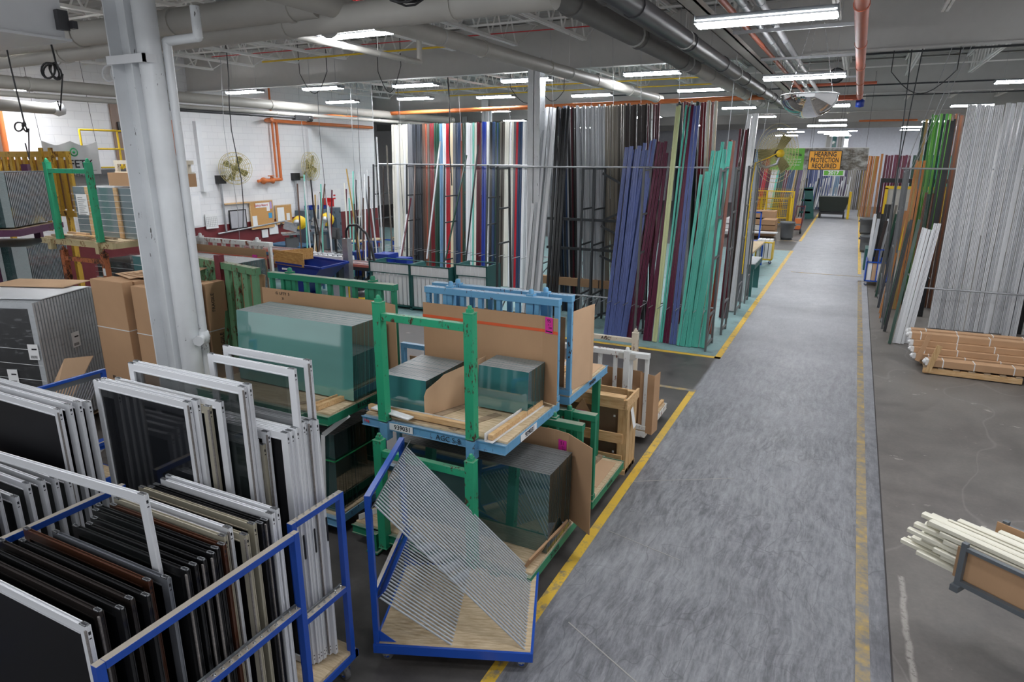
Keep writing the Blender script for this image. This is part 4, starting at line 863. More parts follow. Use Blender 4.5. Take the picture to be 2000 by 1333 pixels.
# loose bars leaning in front of rack A, and the thicket at its left end
ll = [(-12.6,16.2,-13.7,17.6,4.45,'steel'),(-12.4,16.4,-13.4,17.7,4.2,'greybrown'),(-11.7,16.5,-12.2,17.5,3.6,'brown'),(-10.6,16.6,-10.4,17.6,3.9,'dkgreen'),(-9.9,16.6,-10.0,17.6,4.2,'black'),(-11.2,16.5,-11.25,17.5,4.3,'steel'),(-12.0,16.3,-12.4,17.5,2.6,'maroon'),(-12.1,16.4,-12.5,17.4,2.1,'white')]
nm = ['pale thin bar leaning across the ivory bars, longest of them','thin grey-brown bar leaning beside the longest loose one','brown loose bar leaning before the dark red ones','dark green loose bar leaning upright','black loose bar near the royal blue ones','thin pale loose bar near the cream bar','short maroon loose bar near the charcoal ones','short white loose bar near the charcoal ones']
for (xb,yb,xt,yt,zt,c), lb_ in zip(ll, nm): profile((xb,yb,.9), (xt,yt,zt), .035, .035, c, lb_, 'loose bars leaning at the left rack', 4)
rp2 = random.Random(3)
STUFF[0] = True
for i in range(34):
    xb = -13.1 + rp2.uniform(-1.6,1.3); yb = 15.0+rp2.uniform(-.5,.5); h_ = rp2.uniform(1.9,3.2); c = rp2.choice(['brown','white','grey','black','aqua','gold','dkbrown','silver','greybrown','steel','maroon','greybrown','ivory','black'])
    profile((xb,yb,.5), (xb-.55+rp2.uniform(-.35,.35), yb+.5+rp2.uniform(0,.4), h_+.4), .03, .03, c, 'thin %s offcut bar leaning in the thicket left of the ivory bars' % dict(gold='golden',dkbrown='dark brown',greybrown='grey-brown',steel='bright').get(c,c), 'offcut bars in the thicket', 4)
STUFF[0] = False
# --- rack B: back row (tops level, about y=15)
def YB(px): return 14.9
def XB(px, y=14.9): # lateral position on the plane of the back row
    return -6.75*(y/14.9) + (px-1057)/(1440-1057)*4.18*(y/14.9)
B = [(1057,1088,['silver','white','silver'],7,'silver-white bar directly right of the second column'),(1088,1108,['black','charcoal','navy'],6,'black or charcoal bar right of the column'),(1108,1112,'steel',1,'shiny bright bar between two black groups'),
 (1112,1131,['black','black','maroon'],5,'black bar of the second black group'),(1131,1166,['silver','silver','steel'],9,'silver bar in the left half of the big silver group'),(1166,1199,['silver','steel'],9,'silver bar in the right half of the big silver group'),
 (1199,1225,'taupe',6,'taupe bar right of the silver group'),(1225,1240,'greybrown',4,'grey-brown bar behind the blue ones'),(1240,1264,'dkbrown',5,'very dark brown bar, left of the gap'),(1266,1287,'dkbrown',5,'very dark brown bar, right of the gap'),
 (1289,1296,['maroon','dkbrown'],2,'dark bar with a red one beside the lime bar'),(1297,1309,'maroon',3,'dark maroon bar behind the lime bar'),(1343,1358,['grey','charcoal','black'],4,'grey bar behind the periwinkle bars'),(1359,1371,'dkred',3,'dark red bar above the teal ones'),(1371,1382,['silver','white'],3,'silver-white bar between dark red and black-green'),
 (1382,1390,['dkgreen','black'],2,'black-green bar above the teal ones'),(1390,1403,'dkred',3,'second dark red bar above the teal ones'),(1403,1424,['ivory','cream','rose'],5,'ivory or cream bar at the right end of the row')]
for a, b, c, n, lb_ in B:
    row(XB(a), XB(b), 15.55, 15.0, 4.98, c, n, lb_, lean=.0, zj=.03, yj=.05)
# front row of rack B: (bottom px-derived x0,x1,y) -> top shift
row(-4.62,-4.22, 13.72, 14.25, 3.98, 'peri', 5, 'periwinkle blue bar, left part of the blue group', lean=.12, zj=.12, wmul=1.1, lj=.05)
row(-4.52,-4.16, 13.85, 14.3, 3.99, 'blue', 3, 'darker blue bar among the periwinkle ones', lean=.20, zj=.06, lj=.05)
row(-4.30,-4.08, 13.70, 14.3, 4.18, 'peri', 3, 'periwinkle blue bar, taller right part of the blue group', lean=.22, zj=.05, lj=.05)
row(-4.10,-3.86, 13.72, 14.3, 4.18, 'burgundy', 4, 'burgundy bar left of the front ladder', lean=.22, zj=.03, lj=.05)
row(-3.72,-3.52, 13.70, 14.25, 4.0, 'burgundy', 3, 'burgundy bar right of the front ladder', lean=.14, zj=.08, lj=.05)
row(-3.50,-3.40, 13.68, 14.30, 4.88, 'lime', 2, 'pale lime bar in the middle of the front row', lean=.06)
row(-3.36,-3.28, 13.70, 14.35, 4.88, 'teal', 2, 'tall thin teal bar beside the lime one', lean=.08, lj=.05)
row(-3.27,-3.14, 13.70, 14.35, 4.86, 'burgundy', 2, 'tall burgundy bar between the teal and periwinkle ones', lean=.04, lj=.05)
row(-3.12,-2.99, 13.66, 14.35, 4.87, 'peri', 2, 'tall periwinkle bar right of the burgundy ones', lean=.05, lj=.05)
row(-2.96,-2.66, 13.62, 14.1, 3.55, 'teal', 5, 'shorter teal bar, left of the teal cluster', lean=.14, zj=.04, lj=.05)
row(-2.86,-2.72, 13.72, 14.2, 3.98, 'teal', 2, 'medium teal bar inside the teal cluster', lean=.24, zj=.03, lj=.05)
row(-2.74,-2.52, 13.66, 14.2, 4.0, 'teal', 3, 'wide teal bar in the middle of the teal cluster', lean=.24, zj=.02, lj=.05)
row(-2.58,-2.38, 13.68, 14.35, 4.16, 'teal', 3, 'tallest teal bar by the lane ladder', lean=.12, zj=.02, lj=.05)
# leaning silver-white + black group just right of the column
row(-6.78,-6.34, 13.9, 14.75, 4.95, ['white','silver'], 5, 'white bar leaning just right of the second column', lean=.06, wmul=.9)
row(-6.10,-5.80, 13.75, 14.6, 4.93, 'black', 4, 'black bar leaning right of the column', lean=-.12, wmul=.8)
row(-2.62,-2.44, 14.9, 15.3, 4.2, ['rose','rust'], 3, 'rust red bar behind the lane ladder', lean=.05)
row(-2.62,-2.40, 16.6, 17.0, 4.5, ['maroon','dkbrown'], 4, 'dark maroon bar between the lane ladders', lean=.05)
row(-2.66,-2.40, 17.5, 18.0, 4.86, 'white', 3, 'tall bright white bar at the lane, right end of the rack', lean=.10, wmul=1.05, d=.12)
row(-2.60,-2.36, 18.8, 19.0, 3.7, ['silver','grey'], 3, 'silver bar behind the tall white one', lean=.03)
pipe('rack_rail', [(-7.6,14.18,3.64),(-2.28,14.18,3.66)], .02, M['galv'], 'long thin steel rail across the front row of the right hand group', 'rail', 30)
for i, (x, a, b) in enumerate(((-7.25,13.55,14.3),(-5.48,14.3,15.2),(-3.88,13.6,14.25),(-2.33,13.45,14.15),(-2.28,14.95,15.55),(-2.31,17.1,17.9),(-2.29,18.6,19.1),(-5.2,14.3,15.2))):
    ladder(x, a, b, 3.66, ['dark steel ladder frame beside the second column','dark steel ladder frame before the silver bars','dark steel ladder frame between the burgundy bars','nearest dark ladder frame at the lane, by the teal bars','second dark ladder frame along the lane','third dark ladder frame along the lane, by the white bar','farthest dark ladder frame along the lane','second ladder frame before the silver bars'][i], 'rackgrey' if x > -4 else 'rackdark')
br = root('rack_brace', (0,0,0), 'black crossed bracing in front of the silver bars', 'rack frame')
for z in (1.72, 2.42): MB().box(-6.6,-4.2,14.95,15.0,z-.03,z+.03).build('beam', M['rackdark'], br)
for a, b in (((-5.2,3.5),(-4.3,3.05)),((-5.2,2.42),(-4.3,2.8)),((-5.2,2.3),(-4.3,1.9)),((-5.2,1.75),(-4.3,2.1)),((-5.2,1.6),(-4.3,1.25)),((-5.2,.15),(-4.4,.45))): MB().bar((a[0],14.92,a[1]),(b[0],14.92,b[1]),.03,.05).build('diagonal', M['rackdark'], br)
pins(-7.2,-2.35, 13.45, 14.1, .78, 26, 'row of grey divider pins sticking out low in the front row')
o = root('cardboard_box', (0,0,0), 'long brown box lying strapped behind the rack feet', 'box'); MB().box(-7.3,-4.4,15.35,15.5,.72,.92).build('carton', M['card2'], o)
for x in (-5.9,-5.35,-4.9): MB().box(x-.01,x+.01,15.343,15.351,.72,.925).build('strap', M['ink'], o)
wires_ = []
def rope(p, q, label, r=.008, m='galv'): return thing1('hanging_wire', MB().tube(p, q, r, 5), M[m], label, 'wire')
rope((-2.35,14.1,3.75),(-2.25,13.9,6.74),'steel wire rising from the nearest lane ladder'); rope((-2.30,15.5,3.75),(-2.0,15.4,6.74),'steel wire rising from the second lane ladder'); rope((-2.2,17.9,3.75),(-1.95,17.8,6.74),'steel wire rising from the third lane ladder')
for i, x in enumerate((-12.3,-10.2,-8.6,-6.2,-5.3,-4.8,-4.2,-3.4)): rope((x,17.0 if x<-8 else 14.3,4.3 if x<-8 else 4.95),(x-.5 if x<-8 else x-.06,17.6 if x<-8 else 14.2,6.74),'thin steel wire above the profile racks, %s from the left' % ORD[i], .006)
# --- right hand rack
row(1.93,2.62, 17.8, 17.95, 4.93, ['white','white','steel'], 8, 'pale grey-white bar of the first big bundle at right', lean=.02, zj=.02, d=.09, kind=5)
row(2.66,3.15, 17.85, 18.0, 4.96, ['white','steel'], 6, 'pale grey-white bar of the second big bundle at right', lean=.02, zj=.02, d=.09, kind=5)
row(3.02,3.12, 17.75, 17.9, 5.12, 'white', 2, 'tallest pale bar standing above the right bundles', lean=.02, d=.05)
row(3.15,3.56, 17.9, 18.0, 4.94, ['white','steel'], 5, 'pale grey-white bar of the third big bundle at right', lean=.02, zj=.02, d=.09, kind=5)
row(3.34,3.62, 17.7, 17.85, 4.35, ['steel','white'], 4, 'shorter pale bar at the far right end', lean=.02, zj=.02, d=.09, kind=5)
STUFF[0] = True
row(3.56,4.1, 18.0, 18.1, 4.92, ['charcoal','black','steel'], 5, 'charcoal bar at the right edge of the view', lean=.02)
row(1.72,1.92, 19.0, 19.2, 4.7, 'black', 3, 'black bar in the gap left of the pale bundles', lean=.02)
STUFF[0] = False
row(1.52,1.92, 19.9, 20.3, 4.88, ['green','leaf','green','leaf','dkgreen'], 7, 'glossy green bar of the green group at right', lean=.0)
row(1.93,2.25, 20.2, 20.5, 4.88, ['dkwood','brown'], 6, 'wood brown bar right of the green group', lean=.0)
row(1.36,1.56, 20.4, 20.6, 4.75, ['dkgreen','gold'], 3, 'dark green bar left of the green group', lean=.0)
row(1.22,1.46, 19.6, 20.2, 3.75, ['wood','gold','wood'], 4, 'orange wood coloured bar at right of the lane', lean=.08)
row(1.50,1.72, 18.9, 19.3, 3.0, ['dkwood','dkgreen'], 3, 'short dark wood bar beside the short white ones', lean=.05)
row(1.13,1.36, 15.9, 16.3, 2.46, 'white', 4, 'short bright white bar leaning at the lane corner, left half', lean=.24, zj=.06, d=.05)
row(1.34,1.48, 16.0, 16.4, 2.53, 'white', 2, 'short bright white bar leaning at the lane corner, right half', lean=.24, zj=.02, d=.05)
for i, (x, y, z, c) in enumerate(((1.08,15.8,2.6,'dkgreen'),(1.02,16.9,2.5,'black'),(1.04,17.6,2.4,'dkgreen'),(.97,18.3,2.6,'wood'),(.98,18.9,2.2,'wood'),(.95,19.6,2.7,'charcoal'),(1.0,20.4,2.6,'wood'),(.93,21.2,2.3,'dkgreen'),(.94,21.9,2.5,'greybrown'))):
    profile((x,y,.01), (x+.22,y+.55,z), .06, .05, c, '%s bar leaning over the lane edge, %s from the front' % (dict(dkgreen='dark green',wood='orange wood',greybrown='grey-brown').get(c,c), ORD[i]), 'bars leaning at the right lane edge', 4)
pipe('rack_rail', [(.95,18.6,3.60),(4.3,18.2,3.60)], .02, M['galv'], 'thin steel rail across the bars at right', 'rail', 30)
pipe('rack_rail', [(1.6,17.5,.98),(4.2,17.55,.98)], .02, M['galv'], 'low thin steel rail across the pale bundles at right', 'rail', 30)
pins(1.45,1.95, 18.7,19.3, 1.0, 6, 'short divider pins before the green bars', 'galv')
for i, (x, a, b) in enumerate(((.98,17.2,17.9),(1.12,18.6,19.3),(.98,20.2,21.0),(1.45,20.0,20.8))): ladder(x, a, b, 3.6, 'grey ladder frame at the right of the lane, %s from the front' % ORD[i], 'rackgrey')
for i, (p, q) in enumerate((((1.2,18.8,3.6),(1.95,16.8,6.74)),((1.15,18.7,3.6),(1.80,16.8,6.74)),((1.0,18.2,3.6),(1.55,16.5,6.74)),((.85,18.0,3.6),(.95,17.0,6.74)),((.9,17.6,1.2),(.72,17.5,6.74)))): rope(p, q, 'steel wire rising at the right of the lane, %s from the right' % ORD[i], .007 if i < 3 else .012, 'galv' if i < 3 else 'rackdark')
# --- wrapped bundles on pallets at right
def bundle(p, q, w, h, label):
    p = Vector(p); q = Vector(q); r = root('wrapped_bundle', p, label, 'bundle', 'cardboard wrapped bundles on the pallets')
    d = q-p; L = d.length; ang = math.atan2(d.y, d.x); r.rotation_euler = (0,0,ang)
    MB().box(0,L,-w/2,w/2,0,h).build('carton', M['card'], r, bev=.008)
    e = MB()
    e.box(-.05,.02,-w*.42,w*.42,h*.1,h*.9).lathe([(0,-.03),(h*.35,-.02),(h*.4,.02),(0,.05)],(-.05,0,h*.5),8,axis=(-1,0,0)); e.build('plastic_end', M['white_strap'], r)
    for i in range(int(L/.55)):
        x = .2+i*.55+rp2.uniform(-.05,.05); MB().box(x-.008,x+.008,-w/2-.003,w/2+.003,-.003,h+.003).build('strap', M['white_strap'], r)
    return r
wb = [((1.62,13.92,.15),(5.0,14.05,.15),.22,.13,'frontmost cardboard wrapped bundle on the pallets'),
 ((1.44,14.30,.15),(5.0,14.42,.15),.17,.11,'lowest bundle of the tall stack on the pallets'),((1.40,14.38,.262),(5.0,14.50,.262),.17,.11,'second lowest bundle of the tall stack'),((1.38,14.46,.374),(5.0,14.58,.374),.17,.11,'middle bundle of the tall stack'),((1.34,14.54,.486),(5.0,14.66,.486),.19,.125,'bundle with bright top near the top of the tall stack'),
 ((1.34,14.78,.50),(5.0,14.90,.50),.17,.125,'rear bundle on top of the tall stack'),((1.50,14.52,.15),(5.0,14.64,.15),.17,.11,'bundle hidden behind the lowest one'),((1.42,14.62,.262),(5.0,14.74,.262),.17,.11,'bundle hidden behind the second lowest one'),((1.45,14.72,.374),(5.0,14.84,.374),.17,.12,'bundle hidden under the rear top one')]
for a in wb: bundle(*a)
def pallet(loc, w, d, label):
    r = root('pallet', loc, label, 'pallet')
    for y in (0.03, d/2, d-.03): MB().box(0,w,y-.04,y+.04,.02,.115).build('stringer', M['pine'], r)
    for i in range(7): x = i*(w-.1)/6; MB().box(x,x+.1,0,d,.115,.135).build('slat', M['oak'], r)
    return r
pallet((1.55,13.82,0), 1.5, 1.3, 'wooden pallet under the left end of the wrapped bundles'); pallet((3.15,13.90,0), 1.6, 1.3, 'wooden pallet under the right end of the wrapped bundles')
thing1('wood_post', MB().bar((1.62,13.78,.05),(1.74,13.80,.56),.09,.03,(0,1,0)), M['pinez'], 'short pine stake holding the front of the wrapped bundles', 'stake')
thing1('wood_post', MB().bar((1.46,14.12,.15),(1.60,14.16,.66),.08,.03,(0,1,0)), M['card'], 'brown stake behind the pine one at the bundles', 'stake')
# ================================================================ left background: stacked racks, boxes, wrapped goods
def striped_pack(loc, rz, W, D, H, n, label, group, wrap=True, lbl=None):
    """glass units standing on edge: stripes are the single units"""
    m1 = M['lockergrey']; mats = [M['glassC'], M['galv']]
    t = D/n; me = MB().box(-W,0,0,t*.62,0,H,0).box(-W,.004,t*.62,t*.97,0.0,H-.01,1).mesh('glass_unit', mats)
    for i in range(n):
        o = bpy.data.objects.new('glass_unit', me); col.objects.link(o); o.rotation_euler = (0,0,rz)
        q = Matrix.Rotation(rz,3,'Z') @ Vector((0,i*t,0)); o.location = (loc[0]+q.x, loc[1]+q.y, loc[2])
        tag(o, label + ', %s from the front' % nth(i), 'glass unit', group)
    if wrap:
        o = MB().box(-W-.012,.012,-.012,D+.012,-.002,H+.006).build('shrink_wrap', M['wrap'], None, loc=loc, rot=(0,0,rz))
        tag(o, 'crinkled clear shrink wrap round the %s' % lbl, 'plastic wrap')
# purple stack
for z, nm in ((2.60,'upper'),(1.45,'lower')):
    zz = z
    r = root('glass_rack', (-13.62,6.72,0), '%s purple steel rack at far left, holding striped glass units' % nm, 'rack', None, math.radians(36))
    MB().box(-2.3,.15,-.05,.05,zz-.13,zz-.02).box(-2.3,.15,1.5,1.6,zz-.13,zz-.02).box(.05,.15,.05,1.5,zz-.13,zz-.02).box(-2.3,-2.2,.05,1.5,zz-.13,zz-.02).build('deck_frame', M['purple'], r)
    MB().box(-2.2,.05,.05,1.5,zz-.05,zz-.01).build('deck_board', M['oak'], r)
    for x, y in ((-.35,-.1),(-1.5,-.1),(-.35,1.6),(-1.5,1.6)): MB().box(x-.06,x+.06,y-.06,y+.06,zz-.03 if nm=='upper' else .02,zz+1.13 if nm=='upper' else zz+1.02).build('post', M['purple'], r)
striped_pack((-13.69,6.82,2.62), math.radians(36), 1.8, 1.48, .98, 26, 'striped glass unit in the upper pack at far left', 'upper striped units', lbl='upper striped pack')
striped_pack((-13.60,6.90,1.46), math.radians(36), 1.8, 1.48, .80, 26, 'striped glass unit in the lower pack at far left', 'lower striped units', lbl='lower striped pack')
# yellow rack back frame
yr = root('glass_rack', (-18.1,8.75,0), 'rusty yellow rack back frame rising behind the wrapped pack at far left', 'rack')
MB().box(0,3.05,0,.10,3.86,3.98).box(0,3.05,0,.10,2.6,2.72).build('rail', M['yellowrust'], yr)
for i in range(12): MB().box(.02+i*.27,.12+i*.27,.01,.07,2.72,3.86).build('slat', M['yellowrust'], yr)
for x in (.3,2.7): MB().box(x-.05,x+.05,0,.1,0,2.6).build('leg', M['yellowrust'], yr)
MB().box(.05,3.0,.11,.13,2.75,3.8).build('cardboard_panel', M['card2'], yr)
for x in (2.45,2.80): MB().bar((x,-.25,2.3),(x-.1,-.1,4.05),.10,.05,(0,1,0)).build('loose_post', M['yellowrust'], yr)
# green U frame rack (third level) with its rusty rack below
M['yellowcream'] = chippy('faded_yellow_rusty_paint', (.50,.42,.24), (.20,.08,.03), .55, 8, .65)
M['glassD'] = glasspack('greyish_float_glass', (.13,.19,.21), (.30,.31,.32))
u3 = rack((-12.45,6.58,0), 0, 'rusty yellow deck with green U posts, top of its stack at left', 'yellowcream', W=1.95, D=1.2, z=2.55, bh=1.1, ns=9, posts=(1.24,2.55,(.58,1.68)), leg0=2.35, pm=M['green'], back=False)
u2 = rack((-12.45,6.60,0), 0, 'rusty orange rack under the one with green U posts', 'rustorange', W=1.95, D=1.2, z=1.42, bh=1.0, ns=9, posts=(.93,1.42,(.58,1.68)), leg0=.02, back=False)
MB().box(1.66,1.72,-.062,-.058,2.0,2.12).box(1.66,1.72,-.062,-.058,1.85,1.97).build('number_plate', M['paper'], u2)
def wrapped_pack(x0, x1, y0, y1, z0, z1, label, battens=True, sheet=True, m='glassC', n=18):
    me = MB().box(0,x1-x0,0,(y1-y0)/n*.93,0,z1-z0).mesh('glass_unit', M[m])
    for i in range(n):
        o = bpy.data.objects.new('glass_unit', me); col.objects.link(o); o.location = (x0, y0+i*(y1-y0)/n, z0)
        tag(o, 'glass unit in the %s, %s from the front' % (label, nth(i)), 'glass unit', 'glass units inside the '+label)
    w_ = tag(MB().box(x0-.02,x1+.02,y0-.03,y1+.02,z0-.002,z1+.02).build('shrink_wrap', M['wrap']), 'clear shrink wrap round the '+label, 'plastic wrap')
    for i in range(7):
        zz = z0+.08+i*(z1-z0-.1)/7; MB().bar((x0-.022,y0-.032,zz),(x1+.022,y0-.032,zz+.02),.002,.005).build('wrap_crease', M['white_strap'], w_)
    if battens:
        for x in (x0+(x1-x0)*.22, x0+(x1-x0)*.62): tag(MB().box(x-.05,x+.05,y0-.028,y0-.004,z0,z1+.005).build('wood_batten', M['pine']), 'upright pine batten under the wrap, %s on the pack at left' % ('first' if x < (x0+x1)/2 else 'second'), 'batten')
    if sheet:
        s_ = tag(MB().box(x0+.12,x0+.42,y0-.040,y0-.037,z0+.35,z1-.12).build('paper_label', M['paper']), 'large printed paper sheet stuck on the wrapped pack at left', 'paper')
        for i in range(9): MB().box(x0+.16,x0+.30+.08*((i*5)%3)/2,y0-.0415,y0-.040,z1-.18-i*.035,z1-.172-i*.035).build('print_line', M['grey'], s_)
wrapped_pack(-12.02,-10.1,7.0,7.6,2.56,3.38,'pack on the rusty yellow deck', m='glassD')
tag(MB().box(-11.15,-9.5,7.1,7.5,3.41,3.62).build('cardboard_box', M['card2']), 'flat cardboard box lying on top of the wrapped pack at left', 'box')
cr2 = root('slotted_pallet', (-11.1,7.2,3.62), 'pale slotted steel pallet lying on the flat cardboard box', 'pallet')
MB().box(0,1.9,0,.05,.14,.20).box(0,1.9,0,.05,0,.02).build('rail', M['creamrust'], cr2)
for i in range(7): MB().box(.02+i*.29,.09+i*.29,0,.05,.02,.14).build('slat', M['creamrust'], cr2)
for i, (x0, x1, y, m) in enumerate(((-12.3,-11.2,6.70,'oak'),(-11.8,-10.9,6.78,'pine'),(-11.1,-10.55,6.72,'oak'),(-12.1,-11.5,6.86,'cardlight'))): thing1('wood_batten', MB().bar((x0,y,2.57+.012*i),(x1,y-.04,2.575+.012*i),.07,.03), M[m], ['long weathered batten','pine batten with white edge','short weathered batten','thin cardboard strip'][i]+' on the rusty yellow deck', 'batten')
wrapped_pack(-11.6,-10.6,6.95,7.6,1.43,2.15,'low pack on the rusty orange rack', battens=False, sheet=False, n=10)
tag(MB().box(-10.4,-9.3,7.2,7.25,1.5,2.2).build('cardboard_sheet', M['card2']), 'dark cardboard sheet behind the tall brown boxes', 'cardboard')
# cardboard boxes: long door cartons standing on end
def carton(x0, x1, y0, y1, z1, label, txt=None, face='front'):
    o = tag(MB().box(x0,x1,y0,y1,.0,z1).build('door_carton', M['card'], bev=.008), label, 'box')
    for z in (z1*.33, z1*.70): MB().box(x0-.003,x1+.003,y0-.004,y1+.004,z-.006,z+.006).build('strap', M['white_strap'], o)
    return o
for i in range(6):
    o = carton(-9.32+(.02*(i%3)), -8.62+(.015*(i%2)), 5.44+i*.17, 5.595+i*.17, 2.25-.012*i, 'tall door carton left of the big column, %s from the front' % ORD[i])
    if i == 0:
        text('FRAGILE', .05, M['ink'], o, (-8.95,5.435,.35), (math.pi/2,0,0)); text('m', .10, M['ink'], o, (-9.12,5.435,.85), (math.pi/2,0,0)); text('H', .09, M['ink'], o, (-8.88,5.435,.82), (math.pi/2,0,0))
    o = carton(-8.57+(.015*(i%2)), -7.9+(.02*(i%3)), 5.52+i*.17, 5.675+i*.17, 2.20-.010*i, 'tall door carton directly behind the big column, %s from the front' % ORD[i])
for i in range(2):
    o = carton(-7.86+.02*i, -7.70+.02*i, 5.62+i*.36, 5.95+i*.36, 2.22, 'tall carton printed FRAGILE right of the big column, %s one' % ('nearer','farther')[i])
    text('FRAGILE', .085, M['ink'], o, (-7.695+.02*i,5.80+i*.36,1.35), (0,math.pi/2,math.pi/2) if False else (math.pi/2,-math.pi/2,math.pi/2)); text('FRAGILE', .07, M['ink'], o, (-7.695+.02*i,5.72+i*.36,1.95), (math.pi/2,-math.pi/2,math.pi/2))
for i in range(7): thing1('cardboard_sheet', MB().bx((-9.0+.1*i,5.9+.05*i,2.262+.012*i),(.62,.34,.006), 0, Matrix.Rotation(.12*i-.3,3,'Z')), M['cardlight'], 'loose flat cardboard on top of the tall cartons, %s from the bottom' % ORD[i], 'cardboard')
# pallet of wrapped windows
pr_ = math.radians(21); px_, py_ = -9.60, 4.80
R_ = Matrix.Rotation(pr_,3,'Z')
wm = MB().box(-2.2,0,0,.034,0,1.83,1).box(-2.12,-.08,-.003,.037,.08,1.75,0).mesh('window_unit', [M['sblack'], plain('window_edge_grey', (.46,.48,.50), .35, .2)])
for i in range(22):
    q = R_ @ Vector((0,i*.0535,0)); o = bpy.data.objects.new('window_unit', wm); col.objects.link(o); o.location = (px_+q.x, py_+q.y, .17); o.rotation_euler = (0,0,pr_)
    tag(o, 'white edged window panel in the wrapped pallet stack, %s from the front' % nth(i), 'window', 'window panels in the wrapped pallet stack') if i else tag(o, 'front black window panel of the shrink wrapped pallet stack', 'window')
w_ = tag(MB().box(-2.22,.015,-.015,1.19,0,1.845).build('shrink_wrap', M['wrap'], None, loc=(px_,py_,.165), rot=(0,0,pr_)), 'crinkled clear wrap round the black window pallet', 'plastic wrap')
for i in range(5): MB().bar((-2.2,-.018,1.3-.2*i),(0,-.018,1.18-.22*i),.003,.006).build('wrap_crease', M['white_strap'], w_)
def ship_label(loc, rot, lbl):
    o = root('shipping_label', loc, lbl, 'label', None, 0, rot)
    MB().box(-.075,.075,-.002,0,-.11,.11).build('paper', M['paper'], o); MB().box(-.02,.055,-.0035,-.002,.03,.05).build('black_bar', M['ink'], o)
    for i in range(9): MB().box(-.05+i*.011,-.045+i*.011,-.0035,-.002,-.09,-.05).build('barcode_bar', M['ink'], o)
q = Vector((px_,py_,0)) + R_ @ Vector((.018,.62,0)); ship_label((q.x,q.y,1.33), (0,0,pr_+math.pi/2), 'white shipping label on the striped side of the window pallet')
q = Vector((px_,py_,0)) + R_ @ Vector((-.10,-.018,0)); ship_label((q.x,q.y,1.32), (0,0,pr_), 'white shipping label at the corner of the black window pallet')
q = Vector((px_,py_,0)) + R_ @ Vector((-.48,-.018,0)); ship_label((q.x,q.y,.95), (0,0,pr_), 'lower white label on the black window pallet')
pl = pallet((px_-2.05,py_-.8,0), 2.2, 1.15, 'wooden pallet under the wrapped black windows'); pl.rotation_euler = (0,0,pr_)
thing1('cardboard_sheet', MB().bx((-10.75,5.55,2.05),(1.2,.55,.012),0,Matrix.Rotation(.35,3,'Z')), M['cardlight'], 'curled cardboard sheet lying on top of the window pallet', 'cardboard')
thing1('foam_sheet', MB().bx((-10.5,5.1,2.022),(1.5,.9,.012),0,Matrix.Rotation(pr_,3,'Z')), M['white'], 'white sheet covering the top of the window pallet', 'sheet')
thing1('thin_board', MB().add([(-8.9,4.7,1.35),(-8.7,4.95,1.35),(-9.3,4.1,.0),(-9.05,4.25,.0)],[(0,1,3,2)]).add([(-8.9,4.71,1.35),(-8.7,4.96,1.35),(-9.3,4.11,.0),(-9.05,4.26,.0)],[(2,3,1,0)]), M['cardlight'], 'tan strip of board leaning behind the blue lattice cart', 'board')
# faded green leaning back frame and wrapped packs behind the column
gf = root('rack_back_frame', (0,0,0), 'faded green back frame leaning against the wrapped pack, right of the cartons', 'rack frame')
def lerp(a,b,t): return Vector(a).lerp(Vector(b), t)
TL, TR, BL, BR = (-8.62,6.56,2.42),(-6.90,6.20,2.42),(-8.2,6.30,1.1),(-6.72,5.98,1.1)
MB().bar(TL,TR,.10,.09).build('rail', M['greenold'], gf); MB().bar(BL,BR,.08,.08).build('rail', M['greenold'], gf)
for i in range(8): MB().bar(lerp(TL,TR,.03+i*.134), lerp(BL,BR,.03+i*.134), .09, .05, (0,1,0)).build('slat', M['greenold'], gf)
MB().bar(lerp(TL,TR,.48)+Vector((0,-.03,-.35)), lerp(TL,TR,.48)+Vector((0,-.03,.14)), .10,.09,(0,1,0)).build('clamp_post', plain('dark_red_steel',(.16,.02,.03),.6), gf)
thing1('cardboard_sheet', MB().bar(lerp(TL,BL,.5)+Vector((.03,.13,0)), lerp(TR,BR,.5)+Vector((-.07,.13,0)), .01, 1.22, (Vector(TL)-Vector(BL)).normalized()), M['card2'], 'cardboard sheet behind the faded green slats', 'cardboard')
wrapped_pack(-10.3,-8.15,6.75,7.5,1.43,2.33,'silvery pack behind the faded green frame', battens=False, sheet=False, m='glassB', n=14)
w2 = rack((-10.45,6.70,0), 0, 'white rusty slatted rack behind the big column, carrying the silvery pack', 'whiterust', W=2.02, D=1.25, z=1.42, bh=1.10, ns=10, leg0=.02)
cb = folded('cardboard_sheet', [(-10.4,7.78),(-8.42,7.78)], 1.45, 2.42, .006, 'card2', 'cardboard with a red strap in front of the white rusty slats'); MB().box(-10.4,-8.42,7.772,7.778,2.26,2.29).build('red_strap', M['strapred'], cb); MB().box(-8.72,-8.62,7.765,7.775,2.2,2.32).build('pink_tag', M['magenta'], cb)

